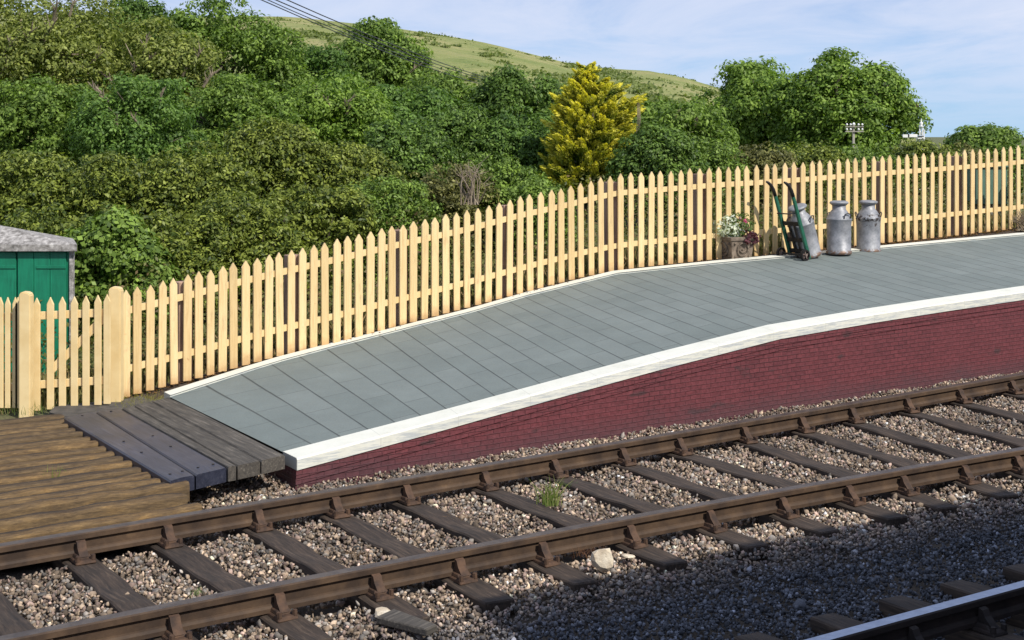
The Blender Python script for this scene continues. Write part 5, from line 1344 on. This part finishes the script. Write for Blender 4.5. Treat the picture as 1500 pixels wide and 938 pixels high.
for k in range(6): stb('canopy_post', (.6 + k * 4.4, 2.2, 2.3), (.14, .14, 3.2), M['white_paint'])
# ================================================================== LIGHT, SKY, CAMERA
wd = bpy.data.worlds.new('World'); scn.world = wd; wd.use_nodes = True; nt = wd.node_tree; nt.nodes.clear()
sky = nd(nt, 'ShaderNodeTexSky', sky_type='NISHITA', sun_disc=False); sd = -travel
sky.sun_elevation = SUN_EL; sky.sun_rotation = math.atan2(sd.x, sd.y); sky.air_density = 1.0; sky.dust_density = .2; sky.ozone_density = 2.0
tc = nt.nodes.new('ShaderNodeTexCoord'); sx = nt.nodes.new('ShaderNodeSeparateXYZ'); nt.links.new(tc.outputs['Generated'], sx.inputs[0])
mz = nd(nt, 'ShaderNodeMath', operation='MAXIMUM'); mz.inputs[1].default_value = 0.0; nt.links.new(sx.outputs[2], mz.inputs[0])
az_ = nd(nt, 'ShaderNodeMath', operation='ADD'); az_.inputs[1].default_value = .06; nt.links.new(mz.outputs[0], az_.inputs[0])
dv = nd(nt, 'ShaderNodeVectorMath', operation='DIVIDE'); cbx = nt.nodes.new('ShaderNodeCombineXYZ')
for i in range(3): nt.links.new(az_.outputs[0], cbx.inputs[i])
nt.links.new(tc.outputs['Generated'], dv.inputs[0]); nt.links.new(cbx.outputs[0], dv.inputs[1])
mp = nt.nodes.new('ShaderNodeMapping'); mp.inputs['Scale'].default_value = (.55, .28, 0); mp.inputs['Rotation'].default_value = (0, 0, .25); nt.links.new(dv.outputs[0], mp.inputs[0])
f = noise(nt, mp.outputs[0], 1.6, 9, .62, .5)
cl = ramp(nt, f, [(.34, g(.15)), (.52, g(.65)), (.7, g(.95))])
fade = ramp(nt, sx.outputs[2], [(.005, g(.2)), (.04, g(.8)), (.08, g(1))])
clm = mix(nt, 1.0, cl, fade, 'MULTIPLY')
base = mix(nt, 1.0, sky.outputs[0], (.85, .95, 1.15), 'MULTIPLY')
low = ramp(nt, sx.outputs[2], [(0.0, (.37, .60, .84)), (.06, (.36, .55, .84)), (.12, (.34, .46, .76))])
base = mix(nt, ramp(nt, sx.outputs[2], [(.12, g(.9)), (.45, g(0))]), base, mix(nt, 1.0, low, (10, 10, 10), 'MULTIPLY'))
col = mix(nt, clm, base, (6.6, 7.2, 8.8))
bg = nt.nodes.new('ShaderNodeBackground'); bg.inputs['Strength'].default_value = .10; nt.links.new(col, bg.inputs[0])
wo = nt.nodes.new('ShaderNodeOutputWorld'); nt.links.new(bg.outputs[0], wo.inputs[0])
sl_ = bpy.data.lights.new('sun', 'SUN'); sl_.energy = 4.4; sl_.angle = math.radians(.53); sl_.color = (1, .94, .84)
so_ = bpy.data.objects.new('sun', sl_); so_.rotation_euler = travel.to_track_quat('-Z', 'Y').to_euler(); so_.location = (10, -10, 20); COL.objects.link(so_)
cam = bpy.data.cameras.new('camera'); co = bpy.data.objects.new('camera', cam); COL.objects.link(co); scn.camera = co
co.location = (0, 0, H); co.rotation_euler = (math.pi / 2, 0, 0); cam.sensor_width = 36; cam.lens = 36 * F / 1500; cam.shift_y = -(469 - HY) / 1500; cam.clip_start = .05; cam.clip_end = 6000
scn.view_settings.view_transform = 'Standard'; scn.view_settings.look = 'None'; scn.view_settings.exposure = 0.12; scn.view_settings.gamma = 1
scn.render.resolution_x = 1024; scn.render.resolution_y = 640
